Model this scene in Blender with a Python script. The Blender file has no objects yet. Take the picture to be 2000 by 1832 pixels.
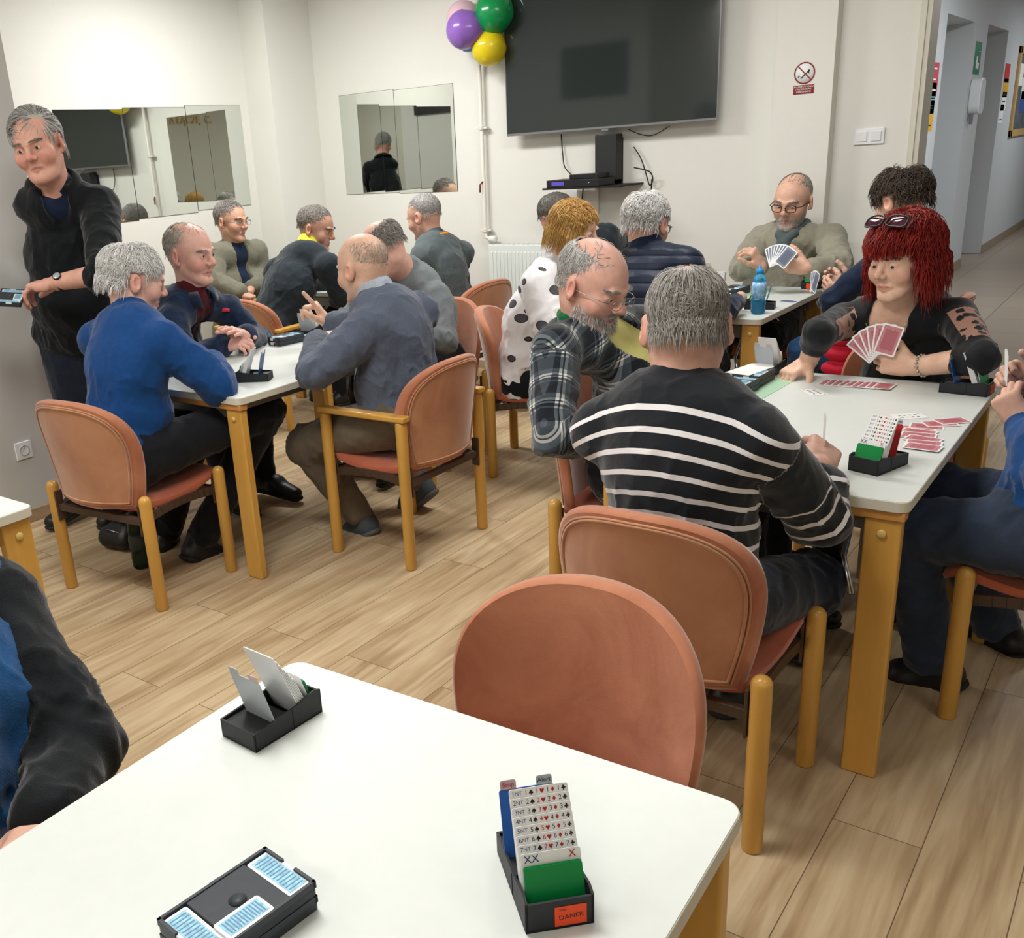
import bpy, bmesh, math, random, time
import numpy as np
from mathutils import Vector, Matrix, Euler
T0=time.time()
rnd=random.Random(7)
SC=bpy.context.scene
COL=SC.collection
PI=math.pi
# ---------------------------------------------------------------- camera (2000x1832 frame)
CF,CX,CY,CH=1885.82,810.96,970.69,1.5447
CM=np.array([[0.79053929,0.60898107,-0.06472775],[0.15531566,-0.30160598,-0.94069702],[-0.59238895,0.73360472,-0.33301567]])
CC=np.array([0,0,CH])
def ray(px,py): return np.array([(px-CX)/CF,(py-CY)/CF,1.0])@CM
def at(px,py,z=0.0):
    d=ray(px,py); return CC+d*((z-CH)/d[2])
def onX(px,py,X):
    d=ray(px,py); return CC+d*(X/d[0])
def onY(px,py,Y):
    d=ray(px,py); return CC+d*(Y/d[1])
def near(px,py,P):
    """point of the sight line through a measured image point at the depth of P"""
    return CC+ray(px,py)*float(CM[2]@(np.array(P,float)-CC))
cam=bpy.data.objects.new('camera',bpy.data.cameras.new('camera')); COL.objects.link(cam)
cam.data.sensor_width=36; cam.data.sensor_fit='HORIZONTAL'; cam.data.lens=CF/2000*36
cam.data.shift_x=(1000-CX)/2000; cam.data.shift_y=-(916-CY)/2000
cam.data.clip_start=.02; cam.data.clip_end=60
Rm=Matrix(((CM[0][0],-CM[1][0],-CM[2][0]),(CM[0][1],-CM[1][1],-CM[2][1]),(CM[0][2],-CM[1][2],-CM[2][2])))
cam.matrix_world=Matrix.Translation((0,0,CH))@Rm.to_4x4()
SC.camera=cam
SC.view_settings.view_transform='Standard'; SC.view_settings.look='None'; SC.view_settings.gamma=1; SC.view_settings.use_curve_mapping=False

# ---------------------------------------------------------------- tagging
def empty(name,label,cat,loc=(0,0,0),rz=0,group=None):
    o=bpy.data.objects.new(name,None); COL.objects.link(o); o.empty_display_size=.05
    o.location=loc; o.rotation_euler=(0,0,rz); tag(o,label,cat,group); return o
def tag(o,label,cat,group=None,kind=None):
    o['label']=label
    if cat: o['category']=cat
    if group: o['group']=group
    if kind: o['kind']=kind
    return o
def copy_tree(o,parent=None):
    c=o.copy(); COL.objects.link(c); c.parent=parent
    for ch in list(o.children): copy_tree(ch,c)
    return c

# ---------------------------------------------------------------- materials
def srgb(r,g,b):
    f=lambda c:(c/255/12.92) if c/255<=.04045 else ((c/255+.055)/1.055)**2.4
    return (f(r),f(g),f(b),1)
MATS={}
def mat(name,col=(200,200,200),rough=.6,metal=0,spec=.5,noise=None,bump=None,sheen=0,trans=0,ior=1.45,coat=0,emit=None,alpha=1,sss=0):
    """noise=(scale,amount[,stretch xyz]) tints the base; bump=(scale,strength[,stretch])"""
    if name in MATS: return MATS[name]
    m=bpy.data.materials.new(name); m.use_nodes=True; nt=m.node_tree; b=nt.nodes['Principled BSDF']
    c=srgb(*col)
    b.inputs['Base Color'].default_value=c; b.inputs['Roughness'].default_value=rough
    b.inputs['Metallic'].default_value=metal; b.inputs['Specular IOR Level'].default_value=spec
    b.inputs['IOR'].default_value=ior
    if sheen: b.inputs['Sheen Weight'].default_value=sheen; b.inputs['Sheen Roughness'].default_value=.4
    if trans: b.inputs['Transmission Weight'].default_value=trans
    if coat: b.inputs['Coat Weight'].default_value=coat
    if alpha<1: b.inputs['Alpha'].default_value=alpha
    if sss:
        b.inputs['Subsurface Weight'].default_value=sss; b.inputs['Subsurface Radius'].default_value=(.012,.005,.003); b.inputs['Subsurface Scale'].default_value=1
    if emit: b.inputs['Emission Color'].default_value=srgb(*emit[0]); b.inputs['Emission Strength'].default_value=emit[1]
    tc=nt.nodes.new('ShaderNodeTexCoord')
    def mapped(st):
        if not st: return tc.outputs['Object']
        mp=nt.nodes.new('ShaderNodeMapping'); mp.inputs['Scale'].default_value=st; nt.links.new(tc.outputs['Object'],mp.inputs[0]); return mp.outputs[0]
    if noise:
        n=nt.nodes.new('ShaderNodeTexNoise'); n.inputs['Scale'].default_value=noise[0]; n.inputs['Detail'].default_value=5
        nt.links.new(mapped(noise[2] if len(noise)>2 else None),n.inputs['Vector'])
        r=nt.nodes.new('ShaderNodeMapRange'); r.inputs[1].default_value=.3; r.inputs[2].default_value=.7
        r.inputs[3].default_value=1-noise[1]; r.inputs[4].default_value=1+noise[1]
        nt.links.new(n.outputs[0],r.inputs[0])
        mx=nt.nodes.new('ShaderNodeVectorMath'); mx.operation='SCALE'; mx.inputs[0].default_value=c[:3]
        nt.links.new(r.outputs[0],mx.inputs['Scale']); nt.links.new(mx.outputs[0],b.inputs['Base Color'])
    if bump:
        n=nt.nodes.new('ShaderNodeTexNoise'); n.inputs['Scale'].default_value=bump[0]; n.inputs['Detail'].default_value=4
        nt.links.new(mapped(bump[2] if len(bump)>2 else None),n.inputs['Vector'])
        bp=nt.nodes.new('ShaderNodeBump'); bp.inputs['Strength'].default_value=bump[1]; bp.inputs['Distance'].default_value=.01
        nt.links.new(n.outputs[0],bp.inputs['Height']); nt.links.new(bp.outputs[0],b.inputs['Normal'])
    MATS[name]=m; return m
def nodes(m): return m.node_tree.nodes,m.node_tree.links,m.node_tree.nodes['Principled BSDF']

# ---------------------------------------------------------------- mesh builders
def newobj(name,verts,faces,m=None,parent=None,smooth=False,mats=None,mi=None):
    me=bpy.data.meshes.new(name)
    me.from_pydata([tuple(map(float,v)) for v in verts],[],[tuple(f) for f in faces]); me.update()
    o=bpy.data.objects.new(name,me); COL.objects.link(o)
    if mats:
        for x in mats: me.materials.append(x)
        if mi is not None: me.polygons.foreach_set('material_index',mi)
    elif m: me.materials.append(m)
    if parent: o.parent=parent
    if smooth: me.polygons.foreach_set('use_smooth',[True]*len(me.polygons))
    return o
class MB:
    """collects simple solids into one mesh"""
    def __init__(s): s.v=[]; s.f=[]; s.mi=[]; s.sm=[]
    def add(s,v,f,mi=0,sm=False):
        k=len(s.v); s.v+= [tuple(map(float,a)) for a in v]; s.f+=[tuple(i+k for i in q) for q in f]; s.mi+=[mi]*len(f); s.sm+=[sm]*len(f); return s
    def box(s,c,d,rot=None,mi=0):
        x,y,z=[a/2 for a in d]
        vs=[Vector((sx*x,sy*y,sz*z)) for sx in(-1,1) for sy in(-1,1) for sz in(-1,1)]
        if rot is not None: vs=[rot@v for v in vs]
        vs=[v+Vector(c) for v in vs]
        return s.add(vs,[(0,1,3,2),(4,6,7,5),(0,4,5,1),(2,3,7,6),(0,2,6,4),(1,5,7,3)],mi)
    def span(s,a,b,mi=0): return s.box([(p+q)/2 for p,q in zip(a,b)],[abs(q-p) for p,q in zip(a,b)],None,mi)
    def tube(s,pts,r,n=10,mi=0,caps=True,closed=False):
        pts=[Vector(p) for p in pts]; R=r if isinstance(r,(list,tuple)) else [r]*len(pts)
        vs=[];m=len(pts); up=None
        for i,p in enumerate(pts):
            if closed: t=pts[(i+1)%m]-pts[i-1]
            else: t=pts[min(i+1,m-1)]-pts[max(i-1,0)]
            t.normalize()
            if up is None: up=Vector((0,0,1)) if abs(t.z)<.9 else Vector((1,0,0))
            x=up.cross(t)
            if x.length<1e-6: x=t.orthogonal()
            x.normalize(); y=t.cross(x); up=y
            for k in range(n):
                a=2*PI*k/n; vs.append(p+x*math.cos(a)*R[i]+y*math.sin(a)*R[i])
        fs=[]
        for i in range(m if closed else m-1):
            j=(i+1)%m
            for k in range(n): fs.append((i*n+k,i*n+(k+1)%n,j*n+(k+1)%n,j*n+k))
        if caps and not closed: fs+= [tuple(range(n-1,-1,-1)),tuple((m-1)*n+k for k in range(n))]
        return s.add(vs,fs,mi,True)
    def lathe(s,prof,n=24,org=(0,0,0),rot=None,mi=0):
        vs=[];fs=[]
        for r,z in prof:
            for k in range(n):
                v=Vector((r*math.cos(2*PI*k/n),r*math.sin(2*PI*k/n),z))
                if rot is not None: v=rot@v
                vs.append(v+Vector(org))
        for i in range(len(prof)-1):
            for k in range(n): fs.append((i*n+k,i*n+(k+1)%n,(i+1)*n+(k+1)%n,(i+1)*n+k))
        if prof[0][0]>1e-6: fs.append(tuple(range(n-1,-1,-1)))
        if prof[-1][0]>1e-6: fs.append(tuple((len(prof)-1)*n+k for k in range(n)))
        return s.add(vs,fs,mi,True)
    def grid(s,P,mi=0,sm=True,closeu=False):
        """P: rows x cols of points"""
        h=len(P); w=len(P[0]); fs=[]
        for i in range(h-1):
            for j in range(w if closeu else w-1): fs.append((i*w+j,i*w+(j+1)%w,(i+1)*w+(j+1)%w,(i+1)*w+j))
        return s.add([p for r in P for p in r],fs,mi,sm)
    def slab(s,outline,z0,z1,mi=0,bev=0):
        """vertical extrusion of an xy outline (ccw) with a small bevelled edge"""
        n=len(outline); c=[sum(p[0] for p in outline)/n,sum(p[1] for p in outline)/n]
        def off(d):
            out=[]
            for i in range(n):
                a=Vector(outline[i-1]);b=Vector(outline[i]);c2=Vector(outline[(i+1)%n])
                t=(b-a).normalized()+(c2-b).normalized(); t.normalize(); nn=Vector((t.y,-t.x)); out.append((b.x-nn.x*d,b.y-nn.y*d))
            return out
        rings=[(off(bev),z0),(outline,z0+bev),(outline,z1-bev),(off(bev),z1)] if bev else [(outline,z0),(outline,z1)]
        vs=[(x,y,z) for o,z in rings for x,y in o]; fs=[]
        for i in range(len(rings)-1):
            for k in range(n): fs.append((i*n+k,i*n+(k+1)%n,(i+1)*n+(k+1)%n,(i+1)*n+k))
        fs+=[tuple(range(n-1,-1,-1)),tuple((len(rings)-1)*n+k for k in range(n))]
        return s.add(vs,fs,mi)
    def build(s,name,m,parent=None,bevel=0,smooth=False,seg=2):
        o=newobj(name,s.v,s.f,None if isinstance(m,list) else m,parent,mats=m if isinstance(m,list) else None,mi=s.mi if isinstance(m,list) else None)
        o.data.polygons.foreach_set('use_smooth',[bool(x or smooth) for x in s.sm])
        if bevel:
            b=o.modifiers.new('b','BEVEL'); b.width=bevel; b.segments=seg; b.limit_method='ANGLE'; b.angle_limit=.6
            o.data.polygons.foreach_set('use_smooth',[True]*len(s.f))
            b.harden_normals=True
        return o
def rrect(x0,y0,x1,y1,r,n=5):
    out=[]
    for cx,cy,a0 in((x1-r,y0+r,-PI/2),(x1-r,y1-r,0),(x0+r,y1-r,PI/2),(x0+r,y0+r,PI)):
        for i in range(n+1):
            a=a0+PI/2*i/n; out.append((cx+r*math.cos(a),cy+r*math.sin(a)))
    return out
def rotz(a): return Matrix.Rotation(a,3,'Z')
def text_obj(name,body,size,m,parent,loc,R,ext=.0008,align='CENTER',cat=None):
    cu=bpy.data.curves.new(name,'FONT'); cu.body=body; cu.size=size; cu.extrude=ext; cu.align_x=align; cu.align_y='CENTER'
    o=bpy.data.objects.new(name,cu); COL.objects.link(o)
    dg=bpy.context.evaluated_depsgraph_get(); me=bpy.data.meshes.new_from_object(o.evaluated_get(dg)); 
    bpy.data.objects.remove(o); bpy.data.curves.remove(cu)
    me.materials.clear(); me.materials.append(m)
    M4=Matrix.Translation(loc)@R.to_4x4(); me.transform(M4)
    ob=bpy.data.objects.new(name,me); COL.objects.link(ob)
    if parent: ob.parent=parent
    return ob
# ================================================================= ROOM
YB=5.95; XM=-5.78; XN=-4.21; YN=2.58; CEIL=2.95; XR=2.6; YF=-3.2
M_wall=mat('wall_paint',(228,227,219),.85,bump=(160,.06))
M_walln=mat('wall_paint_shaded',(205,203,199),.85,bump=(160,.06))  # same wall paint, the unlit near wall's shade put into its colour
M_ceil=mat('ceiling_paint',(235,234,230),.9)
M_corr=mat('corridor_paint',(200,204,206),.7,bump=(120,.05))
def wood_floor():
    m=bpy.data.materials.new('oak_planks'); m.use_nodes=True; N,L,b=nodes(m)
    tc=N.new('ShaderNodeTexCoord'); mp=N.new('ShaderNodeMapping'); mp.inputs['Rotation'].default_value=(0,0,PI/2); mp.inputs['Location'].default_value=(.3,.072,0)
    L.new(tc.outputs['Object'],mp.inputs[0])
    br=N.new('ShaderNodeTexBrick'); br.inputs['Scale'].default_value=1; br.inputs['Brick Width'].default_value=1.28; br.inputs['Row Height'].default_value=.192
    br.inputs['Mortar Size'].default_value=.0013; br.inputs['Mortar Smooth'].default_value=.1; br.offset=.37; br.inputs['Bias'].default_value=0
    br.inputs['Color1'].default_value=(.0,.0,.0,1); br.inputs['Color2'].default_value=(1,1,1,1); br.inputs['Mortar'].default_value=(.5,.5,.5,1)
    L.new(mp.outputs[0],br.inputs['Vector'])
    g=N.new('ShaderNodeMapping'); g.inputs['Scale'].default_value=(14,1.1,1); L.new(tc.outputs['Object'],g.inputs[0])
    add=N.new('ShaderNodeVectorMath'); add.operation='ADD'; L.new(g.outputs[0],add.inputs[0]); 
    sc=N.new('ShaderNodeVectorMath'); sc.operation='SCALE'; sc.inputs['Scale'].default_value=7; L.new(br.outputs['Color'],sc.inputs[0]); L.new(sc.outputs[0],add.inputs[1])
    n1=N.new('ShaderNodeTexNoise'); n1.inputs['Scale'].default_value=1.3; n1.inputs['Detail'].default_value=7; n1.inputs['Distortion'].default_value=.9; L.new(add.outputs[0],n1.inputs['Vector'])
    n2=N.new('ShaderNodeTexNoise'); n2.inputs['Scale'].default_value=1.1; n2.inputs['Detail'].default_value=3; L.new(tc.outputs['Object'],n2.inputs['Vector'])
    n3=N.new('ShaderNodeTexNoise'); n3.inputs['Scale'].default_value=9; n3.inputs['Detail'].default_value=2
    g3=N.new('ShaderNodeMapping'); g3.inputs['Scale'].default_value=(8,.7,1); L.new(tc.outputs['Object'],g3.inputs[0]); L.new(g3.outputs[0],n3.inputs['Vector'])
    r=N.new('ShaderNodeValToRGB'); e=r.color_ramp.elements
    e[0].position=.3; e[0].color=srgb(166,138,102); e[1].position=.68; e[1].color=srgb(212,190,154)
    k=e.new(.5); k.color=srgb(194,168,131)
    mixf=N.new('ShaderNodeMath'); mixf.operation='MULTIPLY_ADD'; mixf.inputs[1].default_value=.12; L.new(br.outputs['Color'],mixf.inputs[0]); L.new(n1.outputs[0],mixf.inputs[2])
    sub=N.new('ShaderNodeMath'); sub.operation='SUBTRACT'; sub.inputs[1].default_value=.05; L.new(mixf.outputs[0],sub.inputs[0])
    L.new(sub.outputs[0],r.inputs[0])
    m1=N.new('ShaderNodeMixRGB'); m1.blend_type='MULTIPLY'; m1.inputs[0].default_value=.20; L.new(r.outputs[0],m1.inputs[1])
    r2=N.new('ShaderNodeValToRGB'); r2.color_ramp.elements[0].position=.35; r2.color_ramp.elements[0].color=(.55,.5,.43,1); r2.color_ramp.elements[1].position=.6; r2.color_ramp.elements[1].color=(1,1,1,1)
    L.new(n3.outputs[0],r2.inputs[0]); L.new(r2.outputs[0],m1.inputs[2])
    m2=N.new('ShaderNodeMixRGB'); m2.blend_type='MIX'; m2.inputs[2].default_value=srgb(112,90,66); L.new(br.outputs['Fac'],m2.inputs[0]); L.new(m1.outputs[0],m2.inputs[1])
    L.new(m2.outputs[0],b.inputs['Base Color']); b.inputs['Roughness'].default_value=.5; b.inputs['Specular IOR Level'].default_value=.3
    return m
M_floor=wood_floor()
def tile_floor():
    m=bpy.data.materials.new('stone_tiles'); m.use_nodes=True; N,L,b=nodes(m)
    tc=N.new('ShaderNodeTexCoord'); br=N.new('ShaderNodeTexBrick'); br.offset=0; br.inputs['Scale'].default_value=1; br.inputs['Brick Width'].default_value=.6; br.inputs['Row Height'].default_value=.6
    br.inputs['Mortar Size'].default_value=.004; br.inputs['Color1'].default_value=srgb(150,136,120); br.inputs['Color2'].default_value=srgb(157,143,127); br.inputs['Mortar'].default_value=srgb(112,99,86)
    L.new(tc.outputs['Object'],br.inputs['Vector']); L.new(br.outputs['Color'],b.inputs['Base Color']); b.inputs['Roughness'].default_value=.35
    return m
M_tile=tile_floor()
def struct(name,m,*spans,bevel=0):
    q=MB()
    for a,b in spans: q.span(a,b)
    o=q.build(name,m,None,bevel); o['kind']='structure'; return o
T=.12
struct('floor',M_floor,((-6.2,YF,-.1),(XR+.2,YB+.1,0)))
struct('floor_corridor',M_tile,((-3,YB+.1,-.1),(2.2,24,-.002)))
struct('ceiling',M_ceil,((-6.2,YF,CEIL),(XR+.2,YB+.1,CEIL+.1)))
struct('ceiling_corridor',M_ceil,((-3,YB+.1,2.9),(2.2,24,3.0)))
XO=-1.221
struct('wall_back',M_wall,((XM-.3,YB,0),(XO,YB+.16,CEIL)),((1.6,YB,0),(XR+.3,YB+.16,CEIL)),((XO,YB,2.55),(1.6,YB+.16,CEIL)))
struct('wall_left',M_wall,((XM-.2,YN,0),(XM,YB+.1,CEIL)))
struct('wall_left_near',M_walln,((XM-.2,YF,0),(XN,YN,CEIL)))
struct('wall_right',M_wall,((XR,YF,0),(XR+.2,YB+.1,CEIL)))
struct('wall_front',M_wall,((-6.2,YF-.2,0),(XR+.2,YF,CEIL)))
# corner pilaster and the wider pillar right of the television
struct('wall_pilaster_corner',M_wall,((XM-.01,5.47,0),(-5.513,YB+.01,CEIL)))
PX0,PX1=onY(1511,186,5.86)[0],onY(1624,200,5.86)[0]
struct('wall_pillar',M_wall,((PX0,5.86,0),(PX1,YB+.01,CEIL)))
# opening casing: flat off-white trim down the end of the back wall
M_trim=mat('casing_paint',(214,210,196),.5)
struct('trim_1',M_trim,((XO-.045,YB-.012,0),(XO+.012,YB+.17,2.56)),((XO-.02,YB-.02,0),(XO-.012,YB-.01,2.56)),bevel=.003)
M_base=mat('baseboard_wood',(176,150,120),.6,noise=(3,.12,(1,14,14)))
struct('baseboard_left',M_base,((XN,YF,0),(XN+.014,YN+.014,.062)),((XM,YN+.014,0),(XN+.014,YN+.028,.062)),((XM,YN,0),(XM+.014,5.47,.062)),bevel=.003)
struct('baseboard_back',M_base,((-5.513,YB-.014,0),(PX0,YB,.062)),((PX1,YB-.014,0),(XO-.045,YB,.062)),((PX0,5.846,0),(PX1,5.86,.062)))
# ---- corridor beyond the opening
XC=-1.95
D=[]  # door recesses in the corridor wall (y0,y1,top)
y_a,y_b=onX(1851,35,XC)[1],onX(1905,40,XC)[1]; y_c,y_d=onX(1932,42,XC)[1],onX(1972,46,XC)[1]
zt=2.40
struct('wall_corridor',M_corr,((XC-.35,YB+.16,0),(XC,y_a,2.9)),((XC-.35,y_b,0),(XC,y_c,2.9)),((XC-.35,y_d,0),(XC,24,2.9)),
       ((XC-.35,y_a,zt),(XC,y_b,2.9)),((XC-.35,y_c,zt+.02),(XC,y_d,2.9)))
struct('wall_corridor_end',M_corr,((-3,23.8,0),(2.2,24,2.9)))
struct('wall_corridor_right',M_corr,((1.75,YB+.16,0),(1.95,24,2.9)))
struct('baseboard_corridor',mat('tile_skirting',(150,134,116),.5),((XC,YB+.16,0),(XC+.012,y_a,.1)),((XC,y_b,0),(XC+.012,y_c,.1)),((XC,y_d,0),(XC+.012,23.8,.1)))
M_doorw=mat('door_white',(212,214,214),.5); M_doorb=mat('door_frame_taupe',(122,112,96),.55); M_chrome=mat('brushed_steel',(190,192,195),.25,1)
for i,(a,b2,dark) in enumerate(((y_a,y_b,0),(y_c,y_d,1))):
    d=MB().span((XC-.34,a,0),(XC-.30,b2,zt+(.02 if i else 0))).build('door_%d'%(i+1),M_doorw); d['kind']='structure'
    fr=MB().span((XC-.30,a,0),(XC-.27,a+.09,zt-.22)).span((XC-.30,b2-.09,0),(XC-.27,b2,zt-.22)).span((XC-.30,a,zt-.22),(XC-.27,b2,zt-.14)).build('door_frame',M_doorb if dark else M_doorw,d)
    if dark:
        MB().span((XC-.27,b2-.22,0),(XC-.245,b2-.0,zt-.25)).build('door_leaf',M_doorb,d)
    h=MB(); h.tube([(XC-.27,b2-.2,1.07),(XC-.2,b2-.2,1.07),(XC-.2,b2-.33,1.07)],.011); h.lathe([(0,0),(.02,0),(.02,.006),(0,.006)],16,(XC-.265,b2-.2,.95),Matrix.Rotation(PI/2,3,'Y'))
    h.build('door_handle',M_chrome,d)
# ---- lights in the ceiling (lamps above the frame, with two added fill lamps)
def area(name,loc,sx,sy,power,col=(1,.995,.975)):
    l=bpy.data.lights.new(name,'AREA'); l.shape='RECTANGLE'; l.size=sx; l.size_y=sy; l.energy=power; l.color=col
    o=bpy.data.objects.new(name,l); COL.objects.link(o); o.location=loc; return o
LAMPS=[('ceiling_and_fill_light',(-4.35,4.35,2.86),1.2,.3,66),('ceiling_and_fill_light',(-1.55,1.15,2.86),1.2,.6,51),('ceiling_and_fill_light',(-4.1,.6,2.86),1.2,.5,34),('ceiling_and_fill_light',(-1.7,4.1,2.86),1.2,.5,40),('ceiling_and_fill_light',(.9,1.6,2.86),1.2,.5,8),('ceiling_and_fill_light',(-3.0,-1.9,2.86),1.2,.5,30),('ceiling_and_fill_light',(.4,-1.9,2.86),1.2,.5,22)]  # front pair, listed last, added to brighten what the mirrors show
for n_,l_,a_,b_,p_ in LAMPS: area(n_,l_,a_,b_,p_)
area('corridor_lamp_light',(-.3,9.5,2.85),.6,1.2,64,(.94,.97,1))
area('corridor_lamp_light',(-.3,14.5,2.85),.6,1.2,42,(.94,.97,1))
M_fix=mat('lamp_housing',(235,235,232),.5)
for i,(n_,l_,a_,b_,p_) in enumerate(LAMPS):
    f=MB().span((l_[0]-a_/2-.03,l_[1]-b_/2-.03,2.87),(l_[0]+a_/2+.03,l_[1]+b_/2+.03,CEIL-.001)).build('ceiling_and_fill_lamp',M_fix,None,.008)
    tag(f,'white rectangular lamp housing on the unseen ceiling, two for added fill lamps','lamp','ceiling lamps')
w=bpy.data.worlds.new('world'); SC.world=w; w.use_nodes=True
w.node_tree.nodes['Background'].inputs[0].default_value=(.8,.88,1,1); w.node_tree.nodes['Background'].inputs[1].default_value=.05
SC.view_settings.exposure=0

SC.cycles.max_bounces=6; SC.cycles.diffuse_bounces=3; SC.cycles.glossy_bounces=4; SC.cycles.transmission_bounces=6; SC.cycles.use_adaptive_sampling=True; SC.cycles.adaptive_threshold=.035
# ================================================================= THINGS ON THE WALLS
M_mirror=mat('mirror_glass',(222,226,222),.015,1)
M_mirredge=mat('mirror_edge',(60,62,58),.3,.5)
def mirror_tile(c,w,h,axis,label):
    """square-cut frameless mirror tile, thin dark ground edge"""
    q=MB(); t=.004
    if axis=='Y': q.box((c[0],c[1]-t/2,c[2]),(w-.004,t,h))
    else: q.box((c[0]+t/2,c[1],c[2]),(t,w-.004,h))
    g=MB()
    if axis=='Y': g.span((c[0]-w/2,c[1]-.002,c[2]-h/2-.002),(c[0]+w/2,c[1]-.0005,c[2]+h/2+.002))
    else: g.span((c[0]+.0005,c[1]-w/2,c[2]-h/2-.002),(c[0]+.002,c[1]+w/2,c[2]+h/2+.002))
    o=q.build('wall_mirror',M_mirror); tag(o,label,'mirror')
    g.build('mirror_backing',M_mirredge,o)
    return o
mirror_tile((-5.013,YB-.001,1.647),.535,.715,'Y','left frameless mirror panel of the pair on the back wall')
mirror_tile((-4.480,YB-.001,1.640),.531,.715,'Y','right frameless mirror panel of the pair on the back wall, next to the pipe')
mirror_tile((XM+.001,5.125,1.625),.53,.715,'X','frameless mirror panel on the left wall, nearest the room corner')
mirror_tile((XM+.001,4.593,1.612),.53,.715,'X','frameless mirror panel on the left wall, middle of its row of three')
mirror_tile((XM+.001,4.061,1.602),.53,.715,'X','frameless mirror panel on the left wall, nearest the standing man')
# ---- television
tvx0,tvx1,tvz0=-3.717,-2.273,1.622; TVH=.845; yt=YB-.085
tv=empty('television','large black flat television with thin silver rim high on the back wall','television',((tvx0+tvx1)/2,YB-.075,tvz0))
def rel(o,P): return tuple(a-b for a,b in zip(P,o.location))
M_scr=mat('tv_screen',(44,50,49),.07,0,.6,coat=.3); M_silver=mat('tv_silver',(150,152,156),.35,.8); M_blk=mat('black_plastic',(24,24,26),.5)
W=tvx1-tvx0
q=MB().span((-W/2,-.035,0),(W/2,-.015,TVH)); q.build('bezel',M_silver,tv,.004)
MB().span((-W/2+.008,-.0372,.016),(W/2-.008,-.034,TVH-.008)).build('screen',M_scr,tv)
MB().span((-W/2+.12,-.015,.1),(W/2-.12,.046,TVH-.1)).build('rear_housing',M_blk,tv,.01)
MB().span((-.2,.02,.2),(.2,.05,.6)).build('wall_bracket',M_blk,tv)
MB().box((0,-.03,-.006),(.05,.012,.012)).build('sensor_bump',mat('grey_plastic',(120,122,125),.5),tv,.003)
# ---- shelf below with player and box
sh=empty('corner_wall_shelf','black glass bracket shelf below the television','shelf',(-3.04,YB,1.285))
s=MB(); s.slab([(-.30,-.30),(.20,-.30),(.26,-.0),(-.05,-.0)],-.006,.006); s.build('shelf_plate',M_blk,sh)
s=MB(); s.span((-.04,-.012,-.02),(.12,0,.28)); s.build('upright_channel',M_blk,sh,.003)
so=MB().span((-.03,-.1,.03),(.12,-.012,.305)).build('cable_cover',mat('dark_charcoal',(34,36,36),.55),sh,.006)
dv=empty('media_player','flat black media player with a lit violet display on the shelf','media player',(-3.10,YB-.2,1.2915),rz=-.04)
MB().span((-.21,-.10,0),(.17,.10,.045)).build('casing',M_blk,dv,.003)
MB().span((-.17,-.102,.012),(-.08,-.0995,.034)).build('display',mat('violet_display',(60,52,120),.4,emit=((110,95,220),.5)),dv)
MB().lathe([(0,0),(.006,0),(.006,.004),(0,.004)],12,(.1,-.1,.022),Matrix.Rotation(PI/2,3,'X')).build('button',M_silver,dv)
b2=MB().span((-.09,-.08,0),(.11,.07,.028)).build('set_top_box',M_blk,None,.003); b2.location=(-3.07,YB-.19,1.337); tag(b2,'small black box stacked on the media player','box')
M_cab=mat('cable_black',(30,30,30),.6)
def cable(pts,label,name='cable',r=.004):
    P=[Vector(p) for p in pts]; out=[]
    for i in range(len(P)-1):
        p0=P[max(i-1,0)];p1=P[i];p2=P[i+1];p3=P[min(i+2,len(P)-1)]
        for k in range(6):
            t=k/6; out.append(.5*((2*p1)+(-p0+p2)*t+(2*p0-5*p1+4*p2-p3)*t*t+(-p0+3*p1-3*p2+p3)*t**3))
    out.append(P[-1]); o=MB().tube(out,r,8).build(name,M_cab); tag(o,label,'cable'); return o
cb=lambda *pp:[onY(x,y,YB-d) for x,y,d in pp]
cable(cb((1096,262,.02),(1099,300,.02),(1104,328,.05),(1124,348,.14)),'black cable hanging from the television to the left end of the shelf')
cable(cb((1238,287,.03),(1252,310,.03),(1262,340,.03),(1269,362,.03),(1275,350,.04),(1268,335,.06),(1238,327,.1)),'black cable looping right of the cable cover')
cable(cb((1273,350,.02),(1272,370,.02),(1270,388,.02),(1269,420,.02)),'black cable running down the wall from the right end of the shelf')
cable(cb((1140,362,.05),(1138,378,.03),(1136,400,.02),(1135,430,.02)),'black cable running down the wall under the left end of the shelf')
cable(cb((1226,252,.02),(1250,262,.012),(1275,264,.012),(1308,246,.02)),'thin black cable sagging below the television',r=.0025)
wb=MB().span((-.08,-.02,-.08),(.08,0,.08)).build('junction_box',M_wall,None,.003); wb.location=onY(1150,392,YB); tag(wb,'flat off-white junction box on the wall under the shelf','junction box')
so=MB().span((-.04,-.012,-.03),(.04,0,.03)).build('wall_socket_plate',mat('switch_white',(236,238,240),.35),None,.003); so.location=onY(1186,463,YB); tag(so,'white wall socket plate behind the blonde woman','socket')
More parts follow.
